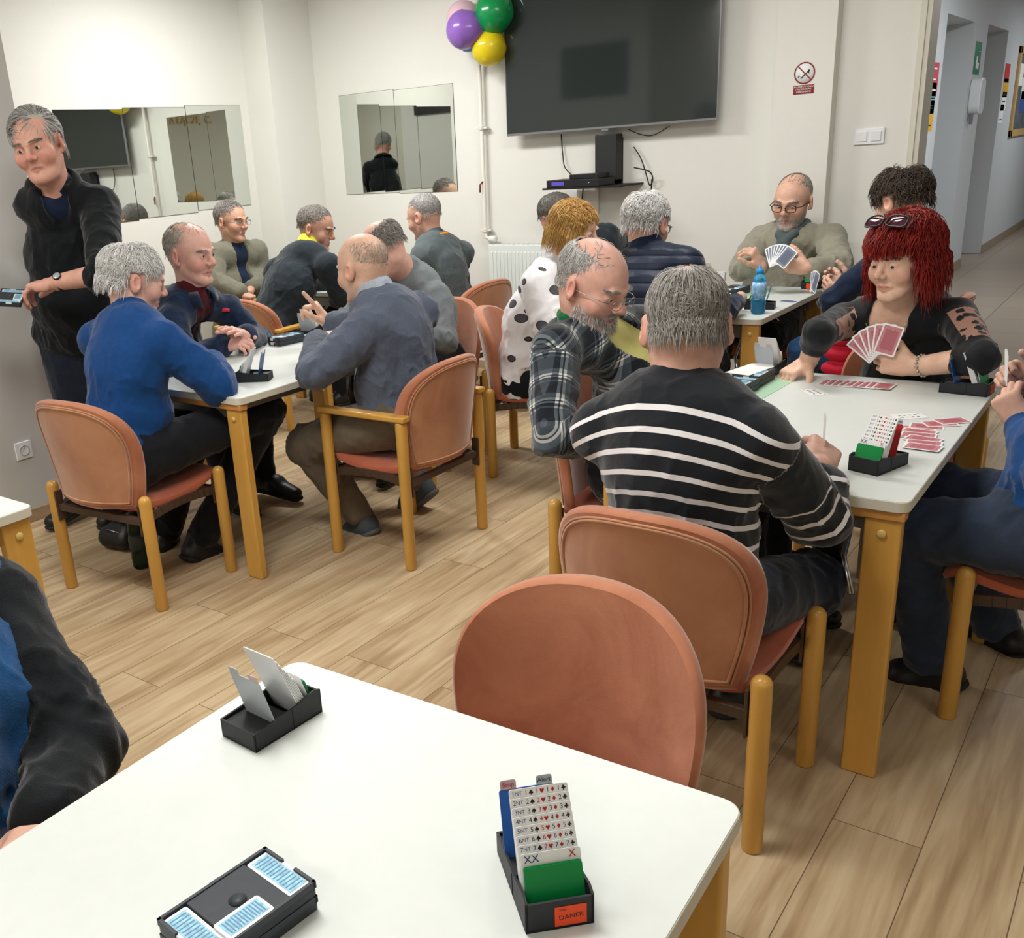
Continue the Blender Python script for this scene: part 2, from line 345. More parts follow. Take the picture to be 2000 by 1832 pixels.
# ---- pipe with clamps
M_pipe=mat('painted_pipe',(226,222,212),.4)
pp=empty('heating_pipe','white painted vertical heating pipe with clamps left of the television','pipe',(-3.96,YB-.045,0))
MB().tube([(0,0,CEIL),(0,0,.99),(.004,-.004,.965),(.03,-.005,.955),(.075,-.005,.95)],.0135,14).build('pipe_run',M_pipe,pp)
for z in (1.69,1.01):
    MB().tube([(0,0,z-.012),(0,0,z+.012)],.02,14).span((-.045,-.006,z-.006),(.045,.03,z+.006)).build('clamp',M_pipe,pp,.002)
MB().tube([(.0,-.01,1.34),(-.012,-.03,1.32),(-.014,-.03,1.27)],.006,8).build('hanging_tag',mat('red_brown_plastic',(122,44,34),.5),pp)
MB().lathe([(0,-.03),(.018,-.03),(.024,-.02),(.024,.02),(.018,.03),(0,.03)],16,(.06,-.005,.95),Matrix.Rotation(PI/2,3,'Y')).build('valve_head',mat('valve_white',(226,226,222),.4),pp)
# ---- radiator
rd=empty('radiator','white panel radiator with a slotted top grille against the back wall','radiator',(-3.36,YB-.09,.3))
M_rad=mat('radiator_enamel',(232,238,234),.35)
MB().span((-.53,-.035,0),(.53,-.02,.62)).span((-.53,.03,0),(.53,.045,.62)).span((-.53,-.03,.02),(-.52,.04,.62)).span((.52,-.03,.02),(.53,.04,.62)).build('panel',M_rad,rd,.006)
q=MB()
for i in range(34): q.box((-.5+i*.0303,-.036,.3),(.016,.006,.54))
q.build('panel_ribs',M_rad,rd,.0025)
q=MB().span((-.53,-.03,.612),(.53,.04,.62))
for i in range(26): q.span((-.51+i*.04,-.012,.6195),(-.49+i*.04,.012,.6215),1)
q.build('top_grille',[M_rad,mat('slot_dark',(60,64,62),.8)],rd)
# ---- no smoking sign
sg=empty('no_smoking_sign','round red no-smoking sticker above a small red text plate on the white pillar','sign',onY(1571,152,5.8595))
M_red=mat('sign_red',(132,24,30),.5); M_ink=mat('ink_black',(30,28,28),.6); M_paper=mat('paper_white',(240,240,238),.7)
q=MB(); R0,R1=.049,.056; c=(0,0,.024); n=40
vs=[(c[0]+r*math.cos(2*PI*k/n),-.0012,c[2]+r*math.sin(2*PI*k/n)) for r in(R0,R1) for k in range(n)]
q.add(vs,[(k,(k+1)%n,n+(k+1)%n,n+k) for k in range(n)]); q.build('ring',M_red,sg)
MB().lathe([(0,0),(.054,0),(.054,.0006),(0,.0006)],40,(0,-.0002,.024),Matrix.Rotation(PI/2,3,'X')).build('disc',M_paper,sg)
MB().box((0,-.0016,.024),(.104,.0006,.006),Matrix.Rotation(PI/4,3,'Y')).build('slash',M_red,sg)
q=MB().box((.004,-.0013,.018),(.062,.0006,.006),Matrix.Rotation(-PI/4.2,3,'Y')).tube([(-.022,-.0013,.008),(-.03,-.0013,.014),(-.034,-.0013,.006),(-.028,-.0013,0)],.0018,6).box((.022,-.0013,.03),(.006,.0006,.02)); q.build('cigarette',M_ink,sg)
MB().span((-.055,-.0012,-.082),(.055,0,-.036)).build('text_plate',M_red,sg)
RX=Matrix.Rotation(PI/2,3,'X')
text_obj('plate_text','PALENIE TYTONIU\nI PAPIEROSÓW\nZABRONIONE',.0125,M_paper,sg,(0,-.0022,-.058),RX,.0003)
# ---- light switches, socket
sw=empty('light_switch','white double light switch beside the corridor opening','switch',onY(1698,266,YB))
M_sw=MATS['switch_white']
MB().span((-.078,-.01,-.042),(.078,0,.042)).build('frame',M_sw,sw,.004)
for sx in(-.036,.036): MB().box((sx,-.012,0),(.052,.008,.052),Matrix.Rotation(.05,3,'X')).build('rocker',M_sw,sw,.002)
sk=empty('wall_socket','white wall socket on the shaded near wall behind the chair with the blue-sweatered man','socket',(XN,onX(45,879,XN)[1],onX(45,879,XN)[2]))
MB().span((0,-.042,-.042),(.01,.042,.042)).build('frame',M_sw,sk,.004)
RY=Matrix.Rotation(PI/2,3,'Y')
MB().lathe([(.026,.008),(.026,.014),(.021,.014),(.019,.004),(0,.004)],28,(0,0,0),RY).build('well',mat('socket_grey',(196,198,200),.4),sk)
q=MB()
for dy in(-.0095,.0095): q.lathe([(0,.0042),(.003,.0042),(.003,.005),(0,.005)],10,(0,dy,0),RY)
q.build('holes',M_ink,sk); MB().lathe([(.0025,.004),(.0025,.013),(0,.013)],10,(0,0,.011),RY).build('earth_pin',M_chrome,sk)
# ---- corridor things
def poster(name,px,py,w,h,m,label,cat,lines=3,ink=M_ink,x=XC+.001):
    P=onX(px,py,x); o=MB().span((0,-w/2,-h/2),(.002,w/2,h/2)).build(name,m); o.location=P; tag(o,label,cat)
    q=MB(); r=random.Random(int(px))
    for i in range(lines):
        z=h*.32-i*h*.64/max(lines-1,1); l=w*(.25+.15*r.random()); q.span((.002,-l,z-.006),(.0026,l,z+.006))
    if lines: q.build('printed_lines',ink,o)
    return o
poster('safety_notice',1823,155,.36,.27,mat('poster_red',(190,70,86),.6),'pinkish red notice at the top left on the corridor wall','notice',3,M_paper)
poster('safety_notice',1818,192,.34,.25,mat('poster_cyan',(130,184,196),.6),'light blue notice on the corridor wall under the pinkish red one','notice',3)
poster('safety_notice',1814,226,.34,.25,mat('poster_yellow',(226,172,40),.6),'yellow notice on the corridor wall beside the opening','notice',2)
poster('safety_notice',1967,143,.34,.2,mat('poster_red2',(196,52,48),.6),'red notice between the second corridor door and the notice board','notice',0)
poster('safety_notice',1964,172,.34,.2,MATS['poster_yellow'],'yellow notice between the second corridor door and the notice board','notice',2)
poster('safety_notice',1960,198,.34,.2,M_paper,'white notice under the yellow one beside the notice board','notice',3)
poster('safety_notice',1955,222,.3,.2,M_paper,'lowest white notice left of the notice board','notice',2)
g=poster('emergency_exit_sign',1909,114,.32,.3,mat('exit_green',(30,122,84),.5),'green emergency sign on the corridor wall between the two doors','sign',0)
q=MB().span((.002,-.05,-.09),(.003,.02,.02)).span((.002,.03,-.1),(.003,.1,-.04)).tube([(.003,-.02,.06),(.003,-.02,.061)],.03,12); q.build('running_figure',M_paper,g)
P=onX(1908,188,XC+.05)
sn=empty('sanitizer_dispenser','white wall mounted hand sanitizer dispenser between the corridor doors','dispenser',(XC,P[1],P[2]))
q=MB().slab(rrect(-.14,-.17,.14,.17,.09),0,.1); 
for i,v in enumerate(q.v): q.v[i]=(v[2],v[0],v[1])
q.build('housing',mat('dispenser_white',(226,230,232),.35),sn,.012)
MB().span((.02,-.10,-.26),(.05,-.07,-.16)).build('lever',mat('grey_metal',(140,143,146),.4,.6),sn,.004)
# notice board in the corridor
a=onX(1990,80,XC); b_=onX(1968,268,XC)
nb=empty('notice_board','wood framed notice board with papers on the corridor wall','notice board',(XC,b_[1],b_[2]))
hh=a[2]-b_[2]-.05; q=MB(); q.span((0,0,0),(.03,.1,hh)).span((0,1.9,0),(.03,2.0,hh)).span((0,0,0),(.03,2.0,.08)).span((0,0,hh-.08),(.03,2.0,hh)); q.build('frame',mat('pine_frame',(206,168,110),.5),nb,.004)
MB().span((.002,.08,.06),(.012,1.95,hh-.06)).build('backing',mat('board_dark',(92,100,104),.8,noise=(6,.3)),nb)
q=MB(); r=random.Random(3)
cols=[M_paper,mat('board_blue',(60,90,170),.7),mat('board_green',(110,140,110),.7)]
for i in range(9):
    y=.2+r.random()*1.4; z=.15+r.random()*(hh-.5); q.span((.012,y,z),(.014,y+.3,z+.25),i%3)
q.build('pinned_papers',cols,nb)
# ---- balloons
def balloon(px,py,d,r,m,label,dirv):
    c=Vector(onY(px,py,YB-d)); o=empty('balloon',label,'balloon',c,group=None)
    dv=Vector(dirv).normalized(); R=dv.to_track_quat('Z','Y').to_matrix()
    pr=[(0,-1.18*r),(.06*r,-1.15*r)]
    for i in range(1,17):
        t=PI*i/17; rr=math.sin(t)*(1-.10*math.cos(t)*-1) ; z=-math.cos(t)*(1.12 if t<PI/2 else 1.0)
        pr.append((r*math.sin(t)*(.96 if t<PI/2 else 1),r*z))
    pr.append((0,r)); MB().lathe(pr,28,(0,0,0),R).build('skin',m,o)
    MB().lathe([(.0,-1.15*r),(.012,-1.17*r),(.016,-1.24*r),(.0,-1.22*r)],12,(0,0,0),R).build('knot',m,o)
bm=lambda n,c:mat(n,c,.22,0,.6,sss=.1)
balloon(965,25,.18,.127,bm('balloon_green',(0,142,76)),'glossy green balloon, upper right of the balloon bunch',(-.5,.3,-.6) and (.5,-.3,.6))
balloon(908,58,.26,.122,bm('balloon_purple',(140,98,184)),'glossy purple balloon at the left of the balloon bunch',(-.8,-.4,0))
balloon(955,93,.17,.115,bm('balloon_yellow',(222,200,28)),'glossy yellow balloon, lowest of the balloon bunch',(.2,-.3,-.8))
balloon(905,36,.13,.112,bm('balloon_pink',(226,190,202)),'pale pink balloon behind the purple one',(-.7,.1,.6))
balloon(914,80,.10,.07,bm('balloon_blue',(40,110,190)),'small blue balloon peeking out below the purple one',(-.4,0,-.7))
# ---- raised letters high on the wall behind the photographer (seen through the mirrors)
M_gold=mat('gold_letters',(190,160,80),.35,.7)
RB=Matrix(((0,0,-1),(-1,0,0),(0,1,0)))
lt=text_obj('wall_lettering','A ŁĄCZĘ  C.',.17,M_gold,None,(XR-.012,-.1,2.37),RB,.01); tag(lt,'gold raised letters on the right wall, seen only in the mirrors','lettering')
pic=MB().span((-.35,.0,-.23),(.35,.03,.23)).build('framed_picture',mat('picture_dark',(34,30,30),.5,noise=(5,.5))); _p=onY(1162,138,YB-.11); _k=1+(YB-.11-YN)/(YB-.11); pic.location=(_p[0]*_k,YN,CH+(_p[2]-CH)*_k); tag(pic,'dark framed picture in the recess on the left, mirrored in the television','picture')
# ================================================================= TABLES
M_top=mat('laminate_white',(219,223,218),.38,noise=(40,.012)); M_edge=mat('laminate_edge',(206,202,186),.5,noise=(8,.05)); 
M_beech=mat('beech_leg',(208,158,74),.35,noise=(5,.13,(3,3,.35)),coat=.25); M_beech2=mat('beech_rail',(196,140,74),.4,noise=(5,.12,(.5,3,3)))
M_peg=mat('beech_peg',(214,184,110),.35); M_steel=mat('frame_grey',(122,122,120),.45,.6)
TW,TL=.774,1.2
def make_table(label,x,y,a,rail=True,L=TL,W=TW,group=None):
    """origin at the near right corner on the floor; top runs to -x by W and +y by L"""
    o=empty('card_table',label,'table',(x,y,0),a,group)
    out=rrect(-W,0,0,L,.028,5)
    q=MB().slab(out,.7135,.7395,0); q.build('tabletop',[M_edge],o,.002)
    MB().slab(rrect(-W+.002,.002,-.002,L-.002,.027,5),.7385,.7402).build('laminate_surface',M_top,o)
    i=.012
    for sx in(0,1):
        for sy in(0,1):
            x0=-i-.0815 if not sx else -W+i; x1=x0+.0815
            y0=i if not sy else L-i-.034; y1=y0+.034
            top=.69 if rail else .7135
            lg=MB().span((x0,y0,0),(x1,y1,top)).build('leg',M_beech,o,.006)
            yy=y0-.001 if not sy else y1+.001
            R=Matrix.Rotation(PI/2 if not sy else -PI/2,3,'X')
            MB().lathe([(.0105,0),(.0105,.003),(.008,.005),(0,.0055)],18,((x0+x1)/2,yy,.655 if rail else .67),R).build('peg',M_peg,lg)
    for sy in(0,1):
        if rail:
            y0=.006 if not sy else L-.046
            MB().span((-W+.006,y0,.689),(-.006,y0+.04,.7135)).build('end_rail',M_beech2,o,.005)
        y0=.06 if not sy else L-.09
        MB().span((-W+.06,y0,.64),(-.06,y0+.03,.70)).build('crossbar',M_steel,o,.004)
        MB().span((-.105,y0-.02,.52),(-.098,y0+.02,.70)).build('hinge_plate',M_steel,o,.001); MB().span((-W+.098,y0-.02,.52),(-W+.105,y0+.02,.70)).build('hinge_plate',M_steel,o,.001)
        s=1 if not sy else -1; yb=y0+.015
        MB().tube([(-.12,yb+s*.0,.46),(-.16,yb+s*.06,.53),(-.19,yb+s*.34,.70)],.008,8).build('folding_strut',M_chrome,o); MB().tube([(-W+.12,yb,.46),(-W+.16,yb+s*.06,.53),(-W+.19,yb+s*.34,.70)],.008,8).build('folding_strut',M_chrome,o)
    MB().span((-W+.08,.09,.67),(-W+.10,L-.09,.70)).build('side_rail',M_steel,o,.003); MB().span((-.10,.09,.67),(-.08,L-.09,.70)).build('side_rail',M_steel,o,.003)
    return o
make_table('white card table in the foreground with one open bidding box and a card tray',-.3335,1.0395,.034,rail=False,L=TL).location=(-.3335+1.2*math.sin(.034),1.0395-1.2*math.cos(.034),0)
make_table('white card table on the left where the blue-sweatered man leans',-2.681,2.3243,0)
make_table('white card table on the right in front of the red-haired woman',-.4024,2.2482,0)
make_table('white card table at the back right with a blue water bottle',-1.4796,4.4139,0,rail=False,L=1.02)
make_table('white card table at the left edge with only one corner in view',-3.50,.476,-PI/2,rail=False)
make_table('card table at the back left, mostly hidden by players',-4.0,4.66,0,rail=False,W=.8,L=.82)

# ================================================================= CHAIRS
def velour(name,c1,c2):
    m=mat(name,c1,.85,sheen=.5,noise=(6,.0)); N,L,b=nodes(m)
    tc=N.new('ShaderNodeTexCoord'); n=N.new('ShaderNodeTexNoise'); n.inputs['Scale'].default_value=4.5; n.inputs['Detail'].default_value=6; n.inputs['Roughness'].default_value=.6; n.inputs['Distortion'].default_value=.6
    L.new(tc.outputs['Object'],n.inputs[0]); r=N.new('ShaderNodeValToRGB'); r.color_ramp.elements[0].position=.36; r.color_ramp.elements[1].position=.66
    r.color_ramp.elements[0].color=srgb(*c1); r.color_ramp.elements[1].color=srgb(*c2); L.new(n.outputs[0],r.inputs[0]); L.new(r.outputs[0],b.inputs['Base Color'])
    n2=N.new('ShaderNodeTexNoise'); n2.inputs['Scale'].default_value=420; L.new(tc.outputs['Object'],n2.inputs[0]); bp=N.new('ShaderNodeBump'); bp.inputs['Strength'].default_value=.12; bp.inputs['Distance'].default_value=.002
    L.new(n2.outputs[0],bp.inputs['Height']); L.new(bp.outputs[0],b.inputs['Normal']); return m
M_vel=velour('velour_terracotta',(160,94,66),(192,128,95)); M_velb=velour('velour_back',(174,118,84),(197,143,106)); M_seatc=velour('velour_seat',(176,90,62),(194,106,76))
M_brown=mat('brown_frame',(74,56,44),.5)
BW,BD=.253,.194
def back_y(x,z,off):
    v=(z-.392)/.418; return -BD+.005-.085*max(v,0)**1.15-.02*(1-v)+.09*(x/.245)**2-off
def back_outline(u,v,s=1.0,k=1.0):
    w=.205+.04*math.sin(min(v,.62)/.62*PI/2)
    if v>.45:
        t=(v-.45)/.55; w*=max(1-t**3.2,0)**(1/2.4)
    return u*w*s*k,.61+(.392+.418*v-.61)*k
def back_surface(u,v,off,s=1.0,k=1.0):
    x,z=back_outline(u,v,s,k); return (x,back_y(x,z,off),z)
def make_back(o,m_front,m_rear):
    nu,nv=22,22
    def P(off,s,vs,k=1.0): return [[back_surface(-1+2*j/nu,vs[i],off,s,k) for j in range(nu+1)] for i in range(nv+1)]
    vs=[1-(1-i/nv)**1.9 for i in range(nv+1)]
    vs=[min(v,.9995) for v in vs]
    # front shell and rear shell joined by a rolled edge
    F=P(0,1,vs); B=P(.034,1,vs)
    q=MB()
    def ring(G): # perimeter
        return [G[i][0] for i in range(nv+1)]+[G[nv][j] for j in range(1,nu+1)]+[G[i][nu] for i in range(nv-1,-1,-1)]+[G[0][j] for j in range(nu-1,0,-1)]
    def inset(G,k,dy):
        cx,cz=0,.62; out=[]
        for r in G: out.append([(cx+(p[0]-cx)*k,p[1]+dy,cz+(p[2]-cz)*k) for p in r])
        return out
    Fi=P(-.004,1,vs,.965); q.grid(Fi)
    Bi=P(.036,1,vs,.965)
    q.grid([r[::-1] for r in Bi])
    rf,r0,r1,rb=ring(Fi),ring(P(.004,.995,vs)),ring(P(.030,.995,vs)),ring(Bi)
    rm=ring(P(.017,1.006,vs))
    rings=[rb,r1,rm,r0,rf]; 
    q.grid([r+[r[0]] for r in rings][::-1])
    b=q.build('backrest',m_front,o)
    # rear panel with piping
    ri=P(.0395,1,vs,.885); rr=ring(ri)
    MB().tube(rr[::1],.0042,6,closed=True).build('piping',m_rear,b)
    ro=ring(P(.0385,1,vs,.915)); MB().tube(ro,.003,6,closed=True).build('piping',m_rear,b)
    q=MB().grid([r[::-1] for r in P(.0385,1,vs,.88)]); q.build('rear_panel',m_rear,b)
    return b
def make_chair(arm=False):
    o=empty('dining_chair' if not arm else 'armchair','x','chair')
    hr=.452 if not arm else .605; hf=.449 if not arm else .60
    r=.0235
    for sx in(-1,1):
        for fr,h in((-1,hr),(1,hf)):
            if arm: pr=[(r*.9,0),(r,.006),(r,h-.02),(r*.95,h-.008),(r*.8,h),(0,h)]
            else:
                pr=[(r*.9,0),(r,.006)]+[(r,h-r)]+[(r*math.cos(t),h-r+r*math.sin(t)) for t in [PI/2*k/6 for k in range(1,6)]]+[(0,h)]
            lg=MB().lathe(pr,18,(sx*BW,fr*BD,0)).build('leg',M_beech,o)
            MB().box((sx*(BW-r-.003),fr*BD,.355),(.008,.034,.12)).build('bracket',M_brown,lg,.002)
        # side rail, arched dark brown
        pts=[(sx*(BW-.032),-BD+2*BD*k/12,.345+.018*math.sin(PI*k/12)) for k in range(13)]
        q=MB()
        for k in range(12):
            a,b=pts[k],pts[k+1]; m=Vector(a)/2+Vector(b)/2; d=Vector(b)-Vector(a)
            q.box(m,(.014,d.length+.002,.03),Matrix.Rotation(math.atan2(d.z,d.y),3,'X'))
        q.build('side_rail',M_brown,o)
    MB().span((-BW+.03,-BD-.01,.335),(BW-.03,-BD+.012,.362)).build('cross_rail',M_brown,o,.002); MB().span((-BW+.03,BD-.012,.335),(BW-.03,BD+.01,.362)).build('cross_rail',M_brown,o,.002)
    if arm:
        for sx in(-1,1):
            MB().slab([(sx*BW-.024,-BD-.03),(sx*BW+.024,-BD-.03),(sx*BW+.026,0),(sx*BW+.022,BD+.03),(sx*BW-.022,BD+.03),(sx*BW-.026,0)],.603,.627).build('armrest',M_beech,o,.008,seg=3)
    # seat: dished cushion curving into the back
    prof=[]
    n=16
    q=MB(); top=[];bot=[]
    for i in range(n+1):
        t=i/n; y=-BD+.012+t*(2*BD+.043); z=.425-.028*math.sin(PI*min(t*1.15,1))+.014*t
        if t>.9: z-=((t-.9)/.1)**2*.022
        w=.212+.018*t
        if t>.85: w-= .03*((t-.85)/.15)**2
        row=[];rb=[]
        for j in range(15):
            u=-1+2*j/14; e=abs(u)**6
            row.append((u*w,y,z+.006*u*u-.016*e)); rb.append((u*w*.985,y,z-.05+.014*e))
        top.append(row);bot.append(rb)
    q.grid(top); q.grid([r[::-1] for r in bot])
    per=lambda G:[G[i][0] for i in range(n+1)]+[G[n][j] for j in range(1,15)]+[G[i][14] for i in range(n-1,-1,-1)]+[G[0][j] for j in range(13,0,-1)]
    a,b=per(top),per(bot); mid=[((p[0]+s[0])/2*1.015,(p[1]+s[1])/2+(0.006 if p[1]>BD else 0),(p[2]+s[2])/2) for p,s in zip(a,b)]
    q.grid([r+[r[0]] for r in (b,mid,a)])
    q.build('seat',M_seatc,o)
    make_back(o,M_vel,M_velb)
    return o
proto=make_chair(); protoA=make_chair(True)
used={'c':0,'a':0}
def place_chair(x,y,face,label,arm=False,rl=None):
    """x,y = centre of the footprint; face = heading in radians (0 looks along +Y)"""
    k='a' if arm else 'c'; p=protoA if arm else proto
    o=p if not used[k] else copy_tree(p); used[k]=1
    o.location=(x,y,0); o.rotation_euler=(0,0,face); o['label']=label; o['category']='chair'; o['group']='terracotta upholstered beech chairs'
    return o
def centre_from_leg(lx,ly,face,sx,fr):
    c,s=math.cos(face),math.sin(face); u,v=sx*BW,fr*BD
    return lx-(u*c-v*s),ly-(u*s+v*c)
X,Y=centre_from_leg(-2.8338,1.9567,.1091,1,-1); CH2=(X,Y,.1091); place_chair(*CH2,'terracotta chair with round-topped posts under the man in the blue sweater')
X,Y=centre_from_leg(-.5759,1.8487,0,1,-1); CH16=(X,Y,0); place_chair(*CH16,'terracotta chair under the man in the striped sweater')
CHE=(-.735,1.13,PI); place_chair(*CHE,'empty terracotta chair pushed in behind the foreground table')
X,Y=centre_from_leg(-.324,2.6517,PI/2,-1,1); CH17=(X,Y,PI/2); place_chair(*CH17,'terracotta chair at the right edge under the person in dark jeans')
X,Y=centre_from_leg(-1.528,2.614,-PI/2,1,-1); CH15=(X,Y,-PI/2+.05); place_chair(*CH15,'terracotta chair seen edge-on behind the man in the plaid shirt')
X,Y=centre_from_leg(-2.6257,2.7158,PI/2,-1,1); CHA=(X,Y,PI/2); place_chair(*CHA,'terracotta armchair under the bald man in the grey-blue sweater',arm=True)
X,Y=centre_from_leg(-2.5785,3.8271,-PI/2+.35,1,-1); CH10=(X,Y,-PI/2+.35); place_chair(*CH10,'terracotta chair under the blonde woman in the white blouse')
CH3=(-3.80,2.93,-PI/2); place_chair(*CH3,'terracotta chair under the man in the navy plaid shirt')
CH6=(-4.45,4.2,.05); place_chair(*CH6,'terracotta armchair under the man in the black sweater with yellow collar',arm=True)
CH7=(-3.10,4.0,PI); place_chair(*CH7,'terracotta chair behind the bald man in the grey cardigan')
CH8=(-3.55,5.0,PI/2-.15); place_chair(*CH8,'terracotta chair under the man in the grey vest with an orange lanyard')
CH11=(-1.90,4.10,-.05); place_chair(*CH11,'terracotta chair under the man in the navy quilted vest')
CH12=(-1.80,5.58,PI); place_chair(*CH12,'terracotta chair under the bearded man in the grey jumper')
CH13=(-1.02,4.9,PI/2); place_chair(*CH13,'terracotta chair under the dark-haired card player')
CH14=(-.74,3.72,PI); place_chair(*CH14,'terracotta chair under the red-haired woman')
# ================================================================= SOFT SURFACES (people, clothes): implicit shapes -> one continuous mesh
def V3(*a): return np.array(a,float) if len(a)==3 else np.array(a[0],float)
def unit(v): v=np.asarray(v,float); n=np.linalg.norm(v); return v/n if n>1e-9 else v
class Body:
    """smooth union / subtraction of primitives, sampled on a rectilinear grid and meshed with surface nets"""
    def __init__(s): s.pr=[]; s.fine=[]
    def cap(s,a,b,ra,rb=None,k=.02,sub=False,tag=0,flat=None):
        """round cone a->b; flat=(axis vector, factor) thins the section along that axis"""
        s.pr.append(['cap',V3(a),V3(b),ra,ra if rb is None else rb,k,sub,tag,flat]); return s
    def ell(s,c,r,R=None,k=.02,sub=False,tag=0):
        s.pr.append(['ell',V3(c),V3(r),np.eye(3) if R is None else np.array(R),0,k,sub,tag,None]); return s
    def refine(s,c,r,h): s.fine.append((V3(c),r,h)); return s
    def bounds(s,p):
        if p[0]=='cap':
            m=max(p[3],p[4]); return np.minimum(p[1],p[2])-m,np.maximum(p[1],p[2])+m
        m=p[2].max(); e=np.sqrt(((p[3]*p[2][None,:])**2).sum(1)); return p[1]-e,p[1]+e
    def dist(s,p,X,Y,Z):
        if p[0]=='cap':
            a,b,ra,rb=p[1],p[2],p[3],p[4]; ab=b-a; L=float(ab@ab)+1e-12
            x,y,z=X-a[0],Y-a[1],Z-a[2]
            t=np.clip((x*ab[0]+y*ab[1]+z*ab[2])/L,0,1)
            x=x-t*ab[0]; y=y-t*ab[1]; z=z-t*ab[2]
            if p[8] is not None:
                ax,fc=p[8]; ax=unit(ax); q=(x*ax[0]+y*ax[1]+z*ax[2])*(1/fc-1)
                x=x+q*ax[0]; y=y+q*ax[1]; z=z+q*ax[2]
            return np.sqrt(x*x+y*y+z*z)-(ra+(rb-ra)*t)
        c,r,R=p[1],p[2],p[3]; x,y,z=X-c[0],Y-c[1],Z-c[2]
        q=[(x*R[0,i]+y*R[1,i]+z*R[2,i]) for i in range(3)]
        k0=np.sqrt(sum((q[i]/r[i])**2 for i in range(3)))
        k1=np.sqrt(sum((q[i]/r[i]**2)**2 for i in range(3)))+1e-9
        return k0*(k0-1)/k1
    def mesh(s,h=.008,pad=.02):
        lo=np.min([s.bounds(p)[0] for p in s.pr if not p[6]],0)-pad; hi=np.max([s.bounds(p)[1] for p in s.pr if not p[6]],0)+pad
        ax=[]
        for d in range(3):
            c=[];x=lo[d]
            while x<hi[d]:
                st=h
                for (fc,fr,fh) in s.fine:
                    g=abs(x-fc[d])-fr
                    if g<0: st=min(st,fh)
                    else: st=min(st,fh+g*.35)
                c.append(x); x+=st
            c.append(x); ax.append(np.array(c,np.float32))
        n=[len(a) for a in ax]; D=np.full(n,.06,np.float32)
        for p in s.pr:
            b0,b1=s.bounds(p); m=p[5]*1.3+2.5*h
            ix=[slice(max(np.searchsorted(ax[d],b0[d]-m)-1,0),np.searchsorted(ax[d],b1[d]+m)+1) for d in range(3)]
            X=ax[0][ix[0]][:,None,None];Y=ax[1][ix[1]][None,:,None];Z=ax[2][ix[2]][None,None,:]
            if min(X.size,Y.size,Z.size)==0: continue
            d=s.dist(p,X,Y,Z).astype(np.float32); S=D[ix[0],ix[1],ix[2]]; k=p[5]
            if p[6]:
                if k>0:
                    hh=np.clip(.5-.5*(S+d)/k,0,1); S[...]=S*(1-hh)+(-d)*hh+k*hh*(1-hh)
                else: np.maximum(S,-d,out=S)
            else:
                hh=np.clip(.5+.5*(S-d)/k,0,1); S[...]=S*(1-hh)+d*hh-k*hh*(1-hh)
        return nets(D,ax)
def nets(D,ax):
    G=D<0; nx,ny,nz=D.shape
    c=G[:-1,:-1,:-1].astype(np.int8)
    for i,j,k in((1,0,0),(0,1,0),(0,0,1),(1,1,0),(1,0,1),(0,1,1),(1,1,1)):
        c=c+G[i:nx-1+i,j:ny-1+j,k:nz-1+k]
    I,J,K=np.nonzero((c>0)&(c<8)); N=len(I)
    idx=-np.ones((nx-1,ny-1,nz-1),np.int32); idx[I,J,K]=np.arange(N)
    cor=[(a,b,d) for a in(0,1) for b in(0,1) for d in(0,1)]
    val=np.stack([D[I+a,J+b,K+d] for a,b,d in cor],1)
    pos=np.stack([np.stack([ax[0][I+a],ax[1][J+b],ax[2][K+d]],1) for a,b,d in cor],1)
    acc=np.zeros((N,3)); cnt=np.zeros(N)
    for p in range(8):
        for q in range(p+1,8):
            if sum(abs(u-v) for u,v in zip(cor[p],cor[q]))!=1: continue
            m=(val[:,p]<0)!=(val[:,q]<0); t=np.where(m,val[:,p]/(val[:,p]-val[:,q]+1e-20),0)
            P=pos[:,p]+(pos[:,q]-pos[:,p])*t[:,None]; acc+=np.where(m[:,None],P,0); cnt+=m
    Vt=acc/np.maximum(cnt,1)[:,None]
    F=[]
    for d in range(3):
        sh=[slice(None)]*3; A=G[tuple(slice(0,-1) if i==d else slice(None) for i in range(3))]; B=G[tuple(slice(1,None) if i==d else slice(None) for i in range(3))]
        X=np.stack(np.nonzero(A!=B),1)
        u,v=[(1,2),(2,0),(0,1)][d]
        ok=(X[:,u]>0)&(X[:,v]>0)&(X[:,u]<D.shape[u]-1)&(X[:,v]<D.shape[v]-1); X=X[ok]
        ins=A[tuple(X.T)]
        def at_(du,dv):
            Y=X.copy(); Y[:,u]-=du; Y[:,v]-=dv; return idx[tuple(Y.T)]
        q=np.stack([at_(1,1),at_(0,1),at_(0,0),at_(1,0)],1)
        q=np.where(ins[:,None],q,q[:,::-1]); F.append(q)
    F=np.concatenate(F); F=F[(F>=0).all(1)]
    return Vt,F
